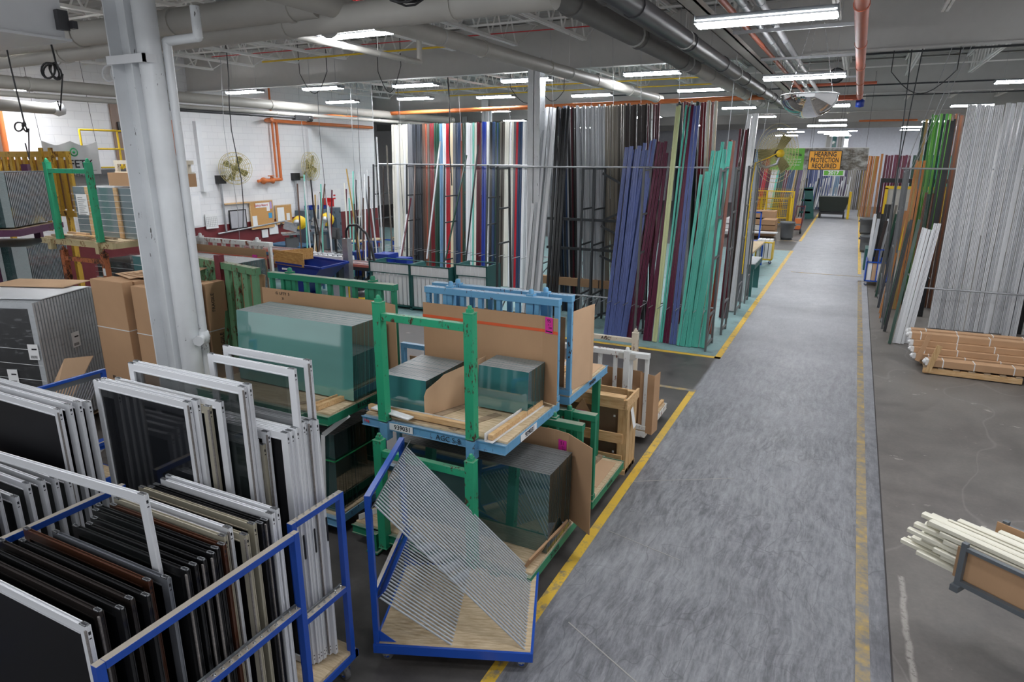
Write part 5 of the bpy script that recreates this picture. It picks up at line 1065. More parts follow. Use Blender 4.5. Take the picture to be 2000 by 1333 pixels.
# ---------------------------------------------------------------- things on the white wall
def wall_fan(y, z, lbl, yaw=0.0):
    r = root('wall_fan', (-17.85,y,z), lbl, 'fan', None, 0, (0,0,yaw))
    R = .50; g = MB()
    for xo in (.13,-.05):
        for k_ in range(4): g.path([(xo*(1-.4*(k_==0)), R*(.3+.2333*k_)*math.cos(a), R*(.3+.2333*k_)*math.sin(a)) for a in [2*math.pi*i/24 for i in range(25)]], .009, 4)
    for i in range(20):
        a = 2*math.pi*i/20; c_, s_ = math.cos(a), math.sin(a)
        g.path([(.13,R*.15*c_,R*.15*s_),(.13,R*.8*c_,R*.8*s_),(.05,R*c_,R*s_),(-.05,R*.9*c_,R*.9*s_),(-.10,R*.3*c_,R*.3*s_)], .006, 4)
    g.build('guard', M['fanyellow'], r)
    for k_ in range(4):
        a = math.pi/4+k_*math.pi/2+.3; u = Vector((0,math.cos(a),math.sin(a))); v = Vector((0,-math.sin(a),math.cos(a)))
        p = [u*.06+v*-.05, u*.36+v*-.11, u*.42+v*.02, u*.36+v*.10, u*.06+v*.05]
        MB().add([q+Vector((.05+.02*(j>1),0,0)) for j,q in enumerate(p)]+[q+Vector((.04+.02*(j>1),0,0)) for j,q in enumerate(p)], [(0,1,2,3,4),(9,8,7,6,5),(0,5,6,1),(1,6,7,2),(2,7,8,3),(3,8,9,4),(4,9,5,0)]).build('blade', M['fanolive'], r)
    MB().lathe([(0,-.12),(.09,-.11),(.10,.02),(.06,.07),(0,.08)],(0,0,0),16,axis=(1,0,0)).build('motor', M['fanolive'], r)
    MB().path([(-.1,0,0),(-.2,0,-.2),(-.15,-.25,-.38),(-.2,-.38,-.38)], .03, 8).build('bracket', M['fanolive'], r)
    return r
M['fanyellow'] = plain('fan_guard_brass', (.55,.47,.22), .4); M['fanolive'] = plain('fan_blade_olive', (.17,.155,.05), .5)
wall_fan(15.58, 3.49, 'large yellow wall fan on the white wall, left one', -.35); wall_fan(18.95, 3.51, 'large yellow wall fan on the white wall, right one', .25)
for y, lb_ in ((15.22,'left'),(18.50,'right')):
    o = thing1('junction_box', MB().box(-18.25,-18.05,y-.13,y+.13,3.02,3.28), M['black'], 'black box beside the %s wall fan' % lb_, 'box')
    pipe('conduit', [(-18.15,y-.02,3.05),(-18.15,y,1.5 if lb_=='left' else 1.9)], .035, M['galv'], 'grey conduit below the %s wall fan' % lb_, step=9)
pipe('conduit', [(-18.18,14.9,1.45),(-18.18,17.9,1.62)], .03, M['galv'], 'grey conduit along the dark red wall band', step=9)
for y, z0, z1 in ((14.6,2.8,4.9),(19.36,2.75,4.85)): trim(MB().box(-18.25,-18.10,y-.09,y+.09,z0,z1), M['white'])
def board_(y0, y1, z0, z1, m, lbl, frame=None, t=.03, x=-18.2):
    r = root('notice_board', (x,(y0+y1)/2,z0), lbl, 'board'); w_ = (y1-y0)/2
    MB().box(0,t,-w_,w_,0,z1-z0).build('panel', m, r)
    if frame:
        f = .03; MB().box(0,t+.01,-w_-f,w_+f,-f,0).box(0,t+.01,-w_-f,w_+f,z1-z0,z1-z0+f).box(0,t+.01,-w_-f,-w_,0,z1-z0).box(0,t+.01,w_,w_+f,0,z1-z0).build('frame', frame, r)
    return r
corkm = plain('cork', (.55,.30,.11), .9, 0, .15, 60)
b = board_(14.50,14.95,1.64,2.10,M['paper'],'white wall chart with a black grid','' or None)
g = MB()
for i in range(6): g.box(.031,.033,-.20,.20,.06+i*.06,.064+i*.06)
for i in range(7): g.box(.031,.033,-.20+i*.066,-.196+i*.066,.06,.36)
g.build('grid', M['ink'], b)
board_(15.45,16.08,1.57,2.13,plain('whiteboard_grey',(.42,.42,.45),.3),'grey dry-erase board with a black frame',M['black'])
b = board_(16.32,17.28,1.48,2.36,corkm,'large cork safety board with papers',M['pine'])
text('Safety Board', .115, M['redpaint'], b, (.045,-.02,.76), (math.pi/2,0,math.pi/2))
for (y0,y1,z0,z1,m) in ((-.44,-.24,.05,.42,'paper'),(.22,.36,.55,.84,'paper'),(.38,.46,.62,.86,'ppink'),(.28,.44,.30,.48,'pblue'),(-.26,.22,.68,.84,'paper')):
    if m=='ppink': M['ppink']=plain('lilac_paper',(.45,.32,.62),.7)
    if m=='pblue': M['pblue']=plain('blue_sticker',(.05,.30,.55),.6)
    MB().box(.031,.036,y0,y1,z0,z1).build('paper', M[m], b)
b = board_(17.45,18.14,1.55,2.16,corkm,'smaller cork board with a white sheet',M['pine']); MB().box(.031,.036,-.30,.02,.05,.56).box(.031,.036,.12,.28,.08,.34).build('paper', M['paper'], b)
for i, (y0,y1,z0,z1) in enumerate(((16.75,17.02,1.12,1.40),(17.1,17.5,1.2,1.62))): tag(MB().box(-18.23,-18.21,y0,y1,z0,z1).build('paper_sheet', M['paper']), ['small','wider'][i]+' white sheet taped on the dark red wall band', 'paper')
tag(MB().box(-18.25,-18.12,15.25,16.3,2.35,2.39).build('wall_shelf', M['pine']), 'thin wooden ledge above the grey dry-erase board', 'shelf')
o = tag(MB().box(-18.24,-18.22,20.42,20.95,1.75,2.62).build('paper_sheet', M['paper']), 'white poster with red marks right of the lockers', 'paper')
for i in range(2): MB().box(-18.219,-18.215,20.5,20.62,2.35-.12*i,2.41-.12*i).build('red_mark', M['redpaint'], o)
tag(MB().box(-18.24,-18.20,13.55,13.9,3.9,4.9).build('wall_sign', M['orange']), 'narrow orange panel on the wall right of the big column', 'sign')
o = root('white_cabinet', (-18.22,13.3,1.75), 'white wall cabinet edge just right of the big column', 'cabinet'); MB().box(0,.3,0,.9,0,1.0).build('body', M['white'], o); MB().box(.3,.32,.05,.85,.05,.95).build('door', M['white_dull'], o)
# mezzanine door, railing and banner
tag(MB().box(-18.25,-18.20,11.95,13.1,3.55,5.3).build('door_1', plain('brown_door', (.25,.17,.13), .5)), kind='structure')
MB().box(-18.2,-18.15,12.08,12.14,4.5,4.78).box(-18.2,-18.14,12.35,12.5,4.95,5.05).build('door_handle', M['black'], bpy.data.objects['door_1'])
thing1('platform', MB().box(-18.24,-16.95,10.25,12.7,3.42,3.55), M['rackgrey'], 'grey platform under the yellow railing', 'platform')
rl = root('railing', (-17.0,10.3,3.55), 'bright yellow pipe railing in front of the brown upper door', 'railing')
MB().path([(0,0,.45),(0,0,.95),(0,1.6,.95)], .025, 8).build('top_rail', M['yellow'], rl); MB().path([(0,0,.5),(0,1.6,.5)], .022, 8).build('mid_rail', M['yellow'], rl)
for y in (0,.95): MB().tube((0,y,0),(0,y,.95),.025,8).build('post', M['yellow'], rl)
MB().path([(0,.95,.0),(0,1.35,.55)],.02,6).path([(0,1.35,.55),(0,1.6,0)],.02,6).path([(0,.5,-.5),(0,.95,.1)],.02,6).path([(.0,.4,.05),(0,1.6,.05)],.02,6).build('brace', M['yellow'], rl)
bn = root('banner', (-16.9,9.32,3.45), 'sagging white safety banner hung on thin wires at upper left', 'banner')
g = MB(); N = 14
for i in range(N+1):
    for j in range(6):
        u = i/N; v = j/5; g.v.append((.04*math.sin(u*14)*(1-v*.5), u*1.28, .78*(1-v) - (.10*abs(math.sin(u*math.pi*2)) if j==0 else .03*abs(math.sin(u*math.pi*2))*(1-v))))
for i in range(N):
    for j in range(5): a=i*6+j; g.f.append((a,a+6,a+7,a+1)); g.m.append(0); g.smooth.append(True)
g.build('cloth', plain('banner_cloth',(.62,.63,.63),.7,0,.04), bn)
text('SAFETY', .26, M['ink'], bn, (.07,.64,.24), (math.pi/2,0,math.pi/2), bold=.004); MB().box(.065,.068,.2,1.15,.085,.095).build('rule', M['ink'], bn); text('THINK', .14, M['ink'], bn, (.07,.75,.0), (math.pi/2,0,math.pi/2))
MB().lathe([(.07,0),(.10,0),(.10,.004),(.07,.004)],(.07,.66,.52),18,axis=(1,0,0)).lathe([(0,0),(.035,0),(.035,.004),(0,.004)],(.07,.66,.52),12,axis=(1,0,0)).build('emblem', M['green_strap'], bn)
for y in (0,1.28): MB().tube((0,y,.78),(0,y-.1,3.1),.005,4).build('wire', M['ink'], bn)
pipe('sprinkler_pipe', [(-18.1,9.2,6.0),(-18.1,9.15,3.2)], .06, M['orange'], 'orange pipe going down the wall at the far left edge', step=9)

# ---------------------------------------------------------------- lockers, machines and benches
lk = root('locker', (-18.2,18.37,0), 'slate grey steel locker bank with a desk-like opening, against the red band', 'locker')
MB().box(0,.45,0,.32,0,1.95).box(0,.45,1.66,1.96,0,1.95).box(0,.45,.32,1.66,1.58,1.95).box(0,.02,.32,1.66,0,1.58).build('body', M['lockergrey'], lk)
for i in range(6):
    d_ = MB().box(.45,.465,.02+i*.327,.305+i*.327,1.62,1.93).build('door', M['lockergrey'], lk); MB().box(.465,.475,.24+i*.327,.27+i*.327,1.74,1.83).build('latch', M['ink'], d_)
for y in (.02,1.68):
    for z in (.05,.55,1.08):
        d_ = MB().box(.45,.465,y,y+.27,z,z+.47).build('door', M['lockergrey'], lk); MB().box(.465,.475,y+.21,y+.24,z+.2,z+.3).build('latch', M['ink'], d_)
def bin_(loc, m, lbl, s=(.2,.3,.13)):
    mb = MB(); a, b_, h = s; mb.box(-a,a,-b_,-b_+.01,0,h).box(-a,a,b_-.01,b_,0,h).box(-a,-a+.01,-b_,b_,0,h).box(a-.01,a,-b_,b_,0,h*.6).box(-a,a,-b_,b_,0,.01)
    return tag(mb.build('parts_bin', M[m], loc=loc), lbl, 'bin')
bin_((-17.95,18.95,1.95),'bluebin','left open blue plastic bin on top of the lockers',(.15,.2,.15)); bin_((-17.95,19.4,1.95),'bluebin','right open blue plastic bin on top of the lockers',(.15,.2,.13)); bin_((-17.95,19.85,2.0),'redpaint','red plastic bin tilted on top of the lockers',(.15,.19,.32))
o = root('folding_chair', (-16.9,19.3,0), 'grey folding chair standing before the lockers', 'chair'); o.rotation_euler=(0,0,.6)
MB().box(-.2,.2,-.2,.2,.42,.45).build('seat', M['galv'], o); MB().box(-.2,-.17,-.2,.2,.6,.9).build('backrest', M['galv'], o)
for s in (-.2,.2): MB().path([(-.25,s,.9),(.25,s,0)],.012,6).build('leg', M['galv'], o); MB().path([(-.25,s,0),(.2,s,.45)],.012,6).build('leg', M['galv'], o)
o = root('door_frame', (-17.0,19.95,0), 'white framed black panel leaning at the lockers', 'panel'); o.rotation_euler=(0,.08,.15)
MB().box(0,.04,0,.04,0,1.65).box(0,.04,.62,.66,0,1.65).box(0,.04,0,.66,1.6,1.65).build('frame', M['white'], o); MB().box(.01,.03,.04,.62,0,1.6).build('panel', M['sblack'], o)
# conveyor bench
def bench(x0,x1,y0,y1,z,m,lbl,top='galv',stripe=True,name='conveyor_bench'):
    r = root(name, (x0,y0,0), lbl, 'bench'); W=x1-x0; D=y1-y0
    MB().box(0,W,0,D,z-.05,z).build('top', M[top], r)
    if stripe: MB().box(0,W,-.02,0,z-.06,z+.01).box(0,W,D*.3,D*.4,z,z+.012).build('stripe', plain('faded_red_stripe',(.55,.16,.12),.5), r); MB().box(0,W,D*.6,D*.72,z,z+.05).box(0,W,D*.1,D*.2,z,z+.03).build('rail', M['alu'], r)
    MB().box(0,W,0,.05,z-.16,z-.06).box(0,W,D-.05,D,z-.16,z-.06).build('apron', m, r)
    for x in (0.05, W*.33, W*.66, W-.1):
        for y in (0,D-.05): MB().box(x,x+.06,y,y+.05,0,z-.16).build('leg', m, r)
    return r
M['steelblue'] = plain('steel_blue_paint',(.06,.16,.28),.5); M['darkteal']=plain('dark_teal_paint',(.015,.09,.085),.5)
bench(-17.6,-13.9,15.0,15.6,1.05,M['steelblue'],'steel blue conveyor bench with faded red stripe along the wall side')
bench(-15.3,-11.4,14.2,14.8,1.0,M['rackdark'],'long conveyor bench with red stripe behind the blue hopper')
bench(-17.9,-16.4,16.6,17.4,.95,M['steelblue'],'blue topped work table below the cork board',top='steelblue',stripe=False,name='work_table')
def saw(loc, rz, lbl):
    r = root('chop_saw', loc, lbl, 'saw', None, rz)
    MB().box(-.2,.2,-.18,.18,0,.5).box(-.06,.06,-.06,.06,.5,.62).build('pedestal', M['rackgrey'], r)
    MB().box(-.3,.3,-.25,.25,.62,.68).build('table', M['alu'], r)
    MB().bx((.0,.05,.88),(.42,.26,.26),0,Matrix.Rotation(.3,3,'Y')).lathe([(0,-.16),(.11,-.15),(.12,.1),(.05,.15),(0,.15)],(.2,.05,1.0),14,axis=(0,1,0)).build('motor_head', M['galv'], r)
    MB().lathe([(0,-.035),(.23,-.035),(.23,.035),(.15,.036),(0,.036)],(.30,-.02,1.0),20,axis=(0,1,0)).build('blade_guard', M['yellow'], r)
    MB().path([(-.1,0,.9),(-.3,0,1.0),(-.35,0,.85)],.02,6).build('handle', M['black'], r)
    return r
saw((-16.7,16.6,.72),.9,'yellow guarded saw at left, half behind the other'); saw((-16.2,17.4,.78),.9,'yellow guarded saw at right, nearest the lockers')
for i,(x,y) in enumerate(((-16.7,16.6),(-16.2,17.4))): thing1('machine_cabinet', MB().box(x-.25,x+.25,y-.25,y+.25,0,.72+.06*i), M['rackdark'], 'dark cabinet base under the %s saw' % ('left','right')[i], 'machine')
for i,(x,y) in enumerate(((-15.5,17.9),(-15.2,18.6),(-14.3,19.0))):
    r = root('trolley', (x,y,0), 'small open blue tube trolley, %s of three near the lockers' % ('left','middle','right')[i], 'trolley')
    MB().box(0,.04,0,.04,.1,1.0).box(.7,.74,0,.04,.1,1.0).box(0,.04,.6,.64,.1,1.0).box(.7,.74,.6,.64,.1,1.0).box(0,.74,0,.04,.96,1.0).box(0,.74,.6,.64,.96,1.0).box(0,.74,0,.04,.2,.26).box(0,.74,.6,.64,.2,.26).build('frame', M['blue'], r)
    MB().box(-.02,.4,0,.62,1.0,1.03).build('top', M['ply'], r); MB().box(.3,.33,-.1,-.07,.3,.95).box(.2,.43,-.1,-.07,.93,.96).build('stand', M['pipewhite'], r)
# blue hopper
hp = root('tipping_hopper', (0,0,0), 'blue steel tipping hopper holding two plywood boards', 'hopper')
g = MB(); A_=[(-13.3,12.6,1.2),(-12.2,12.4,1.2),(-12.25,13.5,1.2),(-13.4,13.75,1.2)]; Bq=[(-13.2,12.75,.35),(-12.6,12.65,.35),(-12.65,13.3,.35),(-13.3,13.5,.35)]
A_[1]=(-11.55,12.35,1.2); A_[2]=(-11.6,13.45,1.2)
g.add(A_+Bq,[(0,1,5,4),(1,2,6,5),(2,3,7,6),(3,0,4,7),(4,5,6,7)])
g.build('body', M['bluebin'], hp); g=MB()
for i in range(4): g.bar(A_[i],A_[(i+1)%4],.05,.05)
g.build('rim', M['bluebin'], hp); MB().box(-13.2,-12.55,12.75,13.4,0,.35).build('base', M['bluebin'], hp)
for x,z,w_ in ((-12.95,1.05,.25),(-12.55,.92,.3)): MB().bx((x,12.555 if x<-12.8 else 12.50,z),(w_,.005,.05),0,Matrix.Rotation(-.1,3,'Z')).build('sticker', M['paper'], hp)
thing1('plywood_board', MB().bar((-13.35,12.60,1.34),(-12.15,12.42,1.34),.02,.36), M['plywarm'], 'front plywood board standing in the blue hopper', 'board')
thing1('plywood_board', MB().bar((-13.30,12.7,1.33),(-12.95,13.6,1.33),.02,.30), M['plywarm'], 'side plywood board standing in the blue hopper', 'board')
# monitor, grey post with hose, blue machine
o = root('monitor', (-14.9,16.7,1.45), 'dark grey computer monitor seen from behind on an arm', 'monitor')
MB().box(-.22,.22,-.03,.02,-.18,.18).box(-.12,.12,-.09,-.03,-.12,.12).build('casing', M['screenlit'], o); MB().box(-.03,.03,0,.05,-.6,-.1).box(-.15,.15,-.1,.1,-.62,-.6).build('stand', M['black'], o)
thing1('machine_table', MB().box(-15.4,-14.2,16.3,17.1,0,.83), M['rackdark'], 'dark machine table carrying the monitor', 'table')
o = root('steel_post', (-12.0,13.9,0), 'thick grey steel post with a black hose arching from its top', 'post')
MB().box(-.09,.09,-.09,.09,0,1.75).build('post', M['galv'], o); MB().path([(-.0,0,1.75),(.0,0,1.95),(.12,0,2.1),(.35,.05,2.12),(.6,.1,1.9),(.75,.1,1.5),(.85,.1,1.0)],.035,8).build('hose', M['black'], o)
o = root('machine', (-12.9,15.0,0), 'blue panelled machine full of cables behind the grey post', 'machine')
MB().box(0,.3,0,.5,.5,1.2).build('panel', M['bluebin'], o); MB().box(.9,1.4,0,.5,.5,1.2).build('panel', M['bluebin'], o); MB().box(1.5,1.9,.2,.5,.5,1.1).build('panel', M['bluebin'], o); MB().box(0,1.9,.2,.7,0,.5).box(.3,.9,.2,.6,.5,1.0).build('body', M['rackgrey'], o)
for i in range(9):
    a = [(.1+.2*i,-.05+.03*math.sin(i*2+j),.15+.25*j+.1*math.sin(i+j*2)) for j in range(4)]; MB().path(a,.018,5).build('cable', M['black'], o)
MB().lathe([(.10,-.03),(.14,0),(.10,.03)],(1.0,-.05,.95),16,axis=(0,1,0)).build('hand_wheel', M['black'], o); MB().bar((.2,-.02,.2),(1.1,-.02,.9),.05,.06).bar((1.3,-.02,.3),(.6,-.02,.7),.05,.06).build('brace', M['steelblue'], o)
o = root('control_table', (-14.0,14.3,1.0), 'white ribbed roller table piece on the conveyor bench', 'table'); MB().box(0,1.5,.1,.45,.0,.14).build('body', M['white'], o)
for i in range(8): MB().tube((.1+i*.18,.12,.16),(.1+i*.18,.43,.16),.02,8).build('roller', M['galv'], o)
o = root('yellow_cart', (-12.3,13.4,0), 'yellow framed white cart seen under the bench right of the hopper', 'cart'); MB().box(0,.7,0,.03,.1,.14).box(0,.7,0,.03,.6,.64).box(0,.03,0,.03,.1,.64).box(.67,.7,0,.03,.1,.64).build('frame', M['yellow'], o); MB().box(.03,.67,.01,.02,.14,.6).build('panel', M['white'], o)
thing1('waste_bag', MB().lathe([(0,0),(.28,.02),(.3,.3),(.15,.5),(0,.55)],(-10.9,14.6,0),14), M['grey'], 'grey bagged bin beside the white slotted carts', 'bag')
o = root('shop_vacuum', (-10.75,13.0,0), 'black and yellow shop vacuum behind the green slats', 'vacuum')
MB().lathe([(0,0),(.2,.02),(.22,.3),(.22,.34)],(0,0,0),18).build('tank', M['black'], o); MB().lathe([(.225,.34),(.23,.40),(.2,.46)],(0,0,0),18).build('band', M['yellow'], o); MB().lathe([(.2,.46),(.14,.58),(0,.6)],(0,0,0),18).build('lid', M['black'], o)
# slotted white carts (tube stillages)
def slot_cart(x0,x1,y,z1,lbl,legs=True,n=9,h=.26):
    r = root('slotted_cart', (x0,y,0), lbl, 'cart'); W=x1-x0
    f = MB().box(0,W,-.02,.0,z1-.02,z1+.01).box(0,W,-.02,0,z1-h-.02,z1-h).box(0,.025,-.02,0,z1-h,z1).box(W-.025,W,-.02,0,z1-h,z1).box(0,.04,0,.7,0,z1).box(W-.04,W,0,.7,0,z1).box(0,W,.0,.7,.06,.1).box(0,W,.66,.7,z1-.02,z1)
    f.build('frame', M['darkteal'], r)
    for i in range(n): MB().box(.03+i*(W-.06)/n,.02+(i+1)*(W-.06)/n,0,.02,z1-h,z1-.02).build('white_board', M['white_dull'], r)
    if legs:
        for i in range(n): MB().box(.05+i*(W-.06)/n,.05+i*(W-.06)/n+.10,.08,.5,.1,z1-h).build('divider_board', M['white_dull'], r)
    return r
slot_cart(-11.25,-9.95,13.85,1.20,'white slotted cart with dark green frame, left one'); slot_cart(-9.93,-8.72,13.82,1.20,'white slotted cart with dark green frame, middle one'); slot_cart(-8.68,-7.75,14.0,1.28,'white slotted cart with dark green frame, right one',n=8)
o = root('work_bench', (-15.5,20.5,0), 'cluttered bench with offcuts in front of the wall corner', 'bench'); MB().box(0,3.2,0,.8,.85,.9).build('top', M['ply'], o)
for x in (.05,3.1):
    for y in (.03,.72): MB().box(x,x+.06,y,y+.06,0,.85).build('leg', M['rackgrey'], o)
rp3 = random.Random(5); STUFF[0] = True
for i in range(16):
    x = -15.3+rp3.uniform(0,2.9); y=20.8+rp3.uniform(-.2,.3); profile((x,y,.91),(x+rp3.uniform(-.3,.3),y+.1,.91+rp3.uniform(.5,1.1)),.05,.03,rp3.choice(['white','ivory','red','royal','silver','cream']),'short offcut standing on the cluttered bench','short offcuts on the bench',4)
STUFF[0] = False
bin_((-14.9,20.8,.9),'bluebin','blue bin on the cluttered bench',(.2,.2,.3)); bin_((-13.2,20.9,.9),'redpaint','red bin on the cluttered bench',(.15,.2,.25))
thing1('plywood_board', MB().prism([(-.35,0),(.35,0),(.35,.7),(.1,1.0),(-.2,.95),(-.35,.5)],0,.02,0,Matrix(((1,0,0,-12.6),(0,0,1,18.4),(0,1,0,.95),(0,0,0,1)))), M['plywarm'], 'cut plywood shape standing behind the thin offcut bars', 'board')
# equipment glimpsed beyond the wall end
sh = root('storage_shelf', (-19.5,27,0), 'brown storage shelf with boxes beyond the wall corner', 'shelf')
for z in (.4,1.3,2.2,3.1): MB().box(0,3.4,0,.8,z,z+.08).build('shelf_board', M['orange'], sh)
for x in (0,1.7,3.32): MB().box(x,x+.08,0,.08,0,4.0).box(x,x+.08,.72,.8,0,4.0).build('upright', M['steelblue'], sh)
for i in range(14):
    x=-19.3+(i%5)*.62; z=(.48,1.38,2.28)[i//5]; tag(MB().box(x,x+.5,27.05,27.6,z,z+.35+.1*(i%3)).build('storage_box', M[['card','card2','oak','steelblue','yellow'][i%5]]), 'storage box on the far shelf, %s shelf from below, %s from the left' % (nth(i//5), nth(i%5)), 'box', 'boxes on the far shelf')
# ================================================================ far end of the lane, banner, signs, trolley at right
bn = root('banner', (-2.22,24.0,3.44), 'wide green and grey printed banner hanging across the far lane', 'banner')
M['bgreen'] = plain('banner_green', (.13,.42,.05), .6, 0, .12, 1.5); M['bphoto'] = None
t_ = NT('banner_photo_print'); v_ = t_.coord((1.2,1,2.4)); n1 = t_.noise(v_, 2.2, 8, .7); n2 = t_.noise(t_.coord((6,1,1.2)), 3, 5)
t_.set(Base_Color=t_.mix(t_.ramp(n1,.42,.60), t_.mix(n2,(.03,.035,.03),(.20,.16,.12)), t_.mix(n2,(.30,.29,.27),(.62,.60,.56))), Roughness=.6); M['bphoto'] = t_.mat
MB().box(-.35,.66,0,.01,0,.69).build('green_print', M['bgreen'], bn); MB().box(.66,2.49,0,.01,0,.69).build('photo_print', M['bphoto'], bn)
MB().box(-.35,2.49,-.006,.012,.675,.70).build('hem', M['paper'], bn)
text('ProVia', .15, M['ink'], bn, (.38,-.004,.48), (math.pi/2,0,0), bold=.003)
for i, s_ in enumerate(('The professional','way to serve and','we care about')): text(s_, .065, M['paper'], bn, (.36,-.004,.34-i*.09), (math.pi/2,0,0))
for x in (-.2,.8,1.6,2.4): MB().tube((x,0,.69),(x,0,2.9),.006,4).build('wire', M['rackdark'], bn)
sg = root('safety_sign', (-.935,23.75,3.745), 'orange sign reading HEARING PROTECTION REQUIRED hanging over the lane', 'sign')
MB().box(-.475,.475,0,.006,-.295,.295).build('plate', M['ink'], sg); MB().box(-.455,.455,-.003,0,-.277,.277).build('face', M['signorange'], sg)
for i, s_ in enumerate(('HEARING','PROTECTION','REQUIRED')): text(s_, .205, M['ink'], sg, (0,-.006,.178-i*.178), (math.pi/2,0,0), bold=.004, sx=.64 if i==1 else .74)
for x in (-.4,.4): MB().tube((x,0,.29),(x,0,2.6),.005,4).build('wire', M['rackdark'], sg)
g2 = root('year_sign', (-1.4,52,2.72), 'small green sign with white year numbers below the banner', 'sign'); MB().box(-.66,.66,0,.02,-.2,.2).build('panel', M['paper'], g2); MB().box(-.6,.6,-.005,0,-.15,.15).build('face', M['bgreen'], g2); text('2017', .34, M['paper'], g2, (0,-.01,0), (math.pi/2,0,0), bold=.01)
# window in the far wall
tag(MB().box(-2.5,-.8,59.85,60.0,4.3,5.6).build('window_1', M['white']), kind='structure')
for i in range(4): trim(MB().box(-2.4+i*.42,-2.1+i*.42,59.80,59.86,4.45,5.4), M['glassB'] if i%2 else M['pipewhite'])
# fan by the lane
f = root('aisle_fan', (-1.74,17.5,3.94), 'large yellow mesh fan seen from behind on an arm at the lane', 'fan', None, 0, (0,0,math.radians(114)))
R=.50; g = MB()
for k_ in range(7): g.path([(.12*(1-k_*.14), R*(.22+.13*k_)*math.cos(a), R*(.28+.18*k_)*math.sin(a)) for a in [2*math.pi*i/28 for i in range(29)]], .006, 4)
for i in range(72):
    a = 2*math.pi*i/72; c_, s_ = math.cos(a), math.sin(a); g.path([(.14,R*.15*c_,R*.15*s_),(.12,R*.6*c_,R*.6*s_),(.0,R*c_,R*s_),(-.08,R*.7*c_,R*.7*s_),(-.1,R*.2*c_,R*.2*s_)], .0035, 4)
g.build('guard', M['fanyellow'], f)
for k_ in range(3):
    a = k_*2.094; u = Vector((0,math.cos(a),math.sin(a))); v = Vector((0,-math.sin(a),math.cos(a))); p=[u*.08+v*-.08,u*.42+v*-.14,u*.46+v*.1,u*.08+v*.08]
    MB().add([q+Vector((.02+.03*(j>1),0,0)) for j,q in enumerate(p)]+[q+Vector((.01+.03*(j>1),0,0)) for j,q in enumerate(p)],[(0,1,2,3),(7,6,5,4),(0,4,5,1),(1,5,6,2),(2,6,7,3),(3,7,4,0)]).build('blade', M['fanolive'], f)
MB().lathe([(0,-.2),(.09,-.19),(.1,0),(.05,.05),(0,.05)],(0,0,0),14,axis=(1,0,0)).build('motor', M['black'], f)
MB().lathe([(0,-.26),(.09,-.25),(.09,-.19)],(0,0,0),14,axis=(1,0,0)).build('cap', M['yellow'], f)
o = thing1('fan_arm', MB().path([(-2.25,17.45,3.72),(-1.95,17.4,3.62),(-1.72,17.4,3.70),(-1.68,17.45,3.9)],.035,8), M['galv'], 'curved grey steel arm carrying the yellow aisle fan', 'arm')
thing1('power_cord', MB().path([(-1.68,17.25,3.96),(-1.9,17.3,3.84),(-2.2,17.4,3.72),(-2.24,17.42,3.2),(-2.26,17.44,2.2),(-2.27,17.45,1.0)],.014,6), M['yellow'], 'yellow power cord drooping from the aisle fan down the ladder', 'cord')
thing1('junction_box', MB().box(-2.55,-2.3,17.35,17.5,3.62,3.85), M['white'], 'white box clamped on top of the third lane ladder', 'box')
# yellow fence
def fence(x0,y0,x1,y1,h,lbl,solid=False):
    r = root('mesh_fence', (x0,y0,0), lbl, 'fence'); d=Vector((x1-x0,y1-y0,0)); L=d.length; r.rotation_euler=(0,0,math.atan2(d.y,d.x))
    n=max(1,round(L/1.6))
    for i in range(n+1): MB().box(i*L/n-.04,i*L/n+.04,-.04,.04,0,h).build('post', M['yellow'], r)
    g=MB().box(0,L,-.02,.02,h-.05,h).box(0,L,-.02,.02,.15,.2).box(0,L,-.02,.02,h*.6,h*.6+.04); g.build('rail', M['yellow'], r)
    if solid: MB().box(0,L,-.01,.01,.1,h).build('panel', M['yellow'], r)
    else:
        g=MB()
        for i in range(int(L/.1)): g.box(i*.1,i*.1+.012,-.004,.004,.2,h)
        for i in range(int(h/.1)): g.box(0,L,-.004,.004,.2+i*.1,.212+i*.1)
        g.build('mesh_infill', M['yellow'], r)
fence(-6.2,41.5,-3.2,41.0,1.55,'yellow mesh fence panel left of the far lane'); fence(-6.3,44.5,-3.2,44.3,1.8,'rear yellow mesh fence panel left of the far lane'); fence(-3.15,41.0,-2.85,38.2,1.75,'solid yellow gate panel at the left of the far lane',True)
def can(loc, m, lbl, s=1.0):
    r = root('trash_can', loc, lbl, 'trash can'); MB().lathe([(0,0),(.24*s,.0),(.30*s,.72*s),(.33*s,.73*s),(.33*s,.80*s),(.29*s,.80*s),(.27*s,.1)],(0,0,0),20).build('body', m, r)
    MB().box(.29*s,.37*s,-.08,.08,.62*s,.70*s).box(-.37*s,-.29*s,-.08,.08,.62*s,.70*s).build('handle', m, r); return r
can((-2.62,34.4,0), M['grey'], 'grey round trash can left of the lane by the wrapped stacks', 1.05)
can((.78,38.6,0), M['grey'], 'grey trash can right of the lane, the farther of two'); can((.74,31.3,0), M['grey'], 'grey trash can right of the lane, the nearer one by the blue cart', .85)
for i in range(9):
    x = -4.9+(i%3)*.62; z=.12+(i//3)*.27; tag(MB().box(x-.6,x+.5,34.3+.1*(i%2),35.4,z,z+.24).build('wrapped_bundle', M[['white_dull','card2','pipewhite'][(i*2)%3]], bev=.01), 'whitish wrapped bundle by the trash can, layer %s, %s from the left' % (nth(i//3), nth(i%3)), 'bundle', 'wrapped bundles by the trash can')
thing1('foam_board', MB().box(-5.4,-3.0,33.7,34.2,.30,.36), M['paper'], 'white bent board lying in front of the wrapped stack', 'board')
thing1('cardboard_box', MB().box(-5.6,-3.4,36.4,37.2,.0,1.15), M['card'], 'long brown box behind the wrapped stack by the yellow fence', 'box')
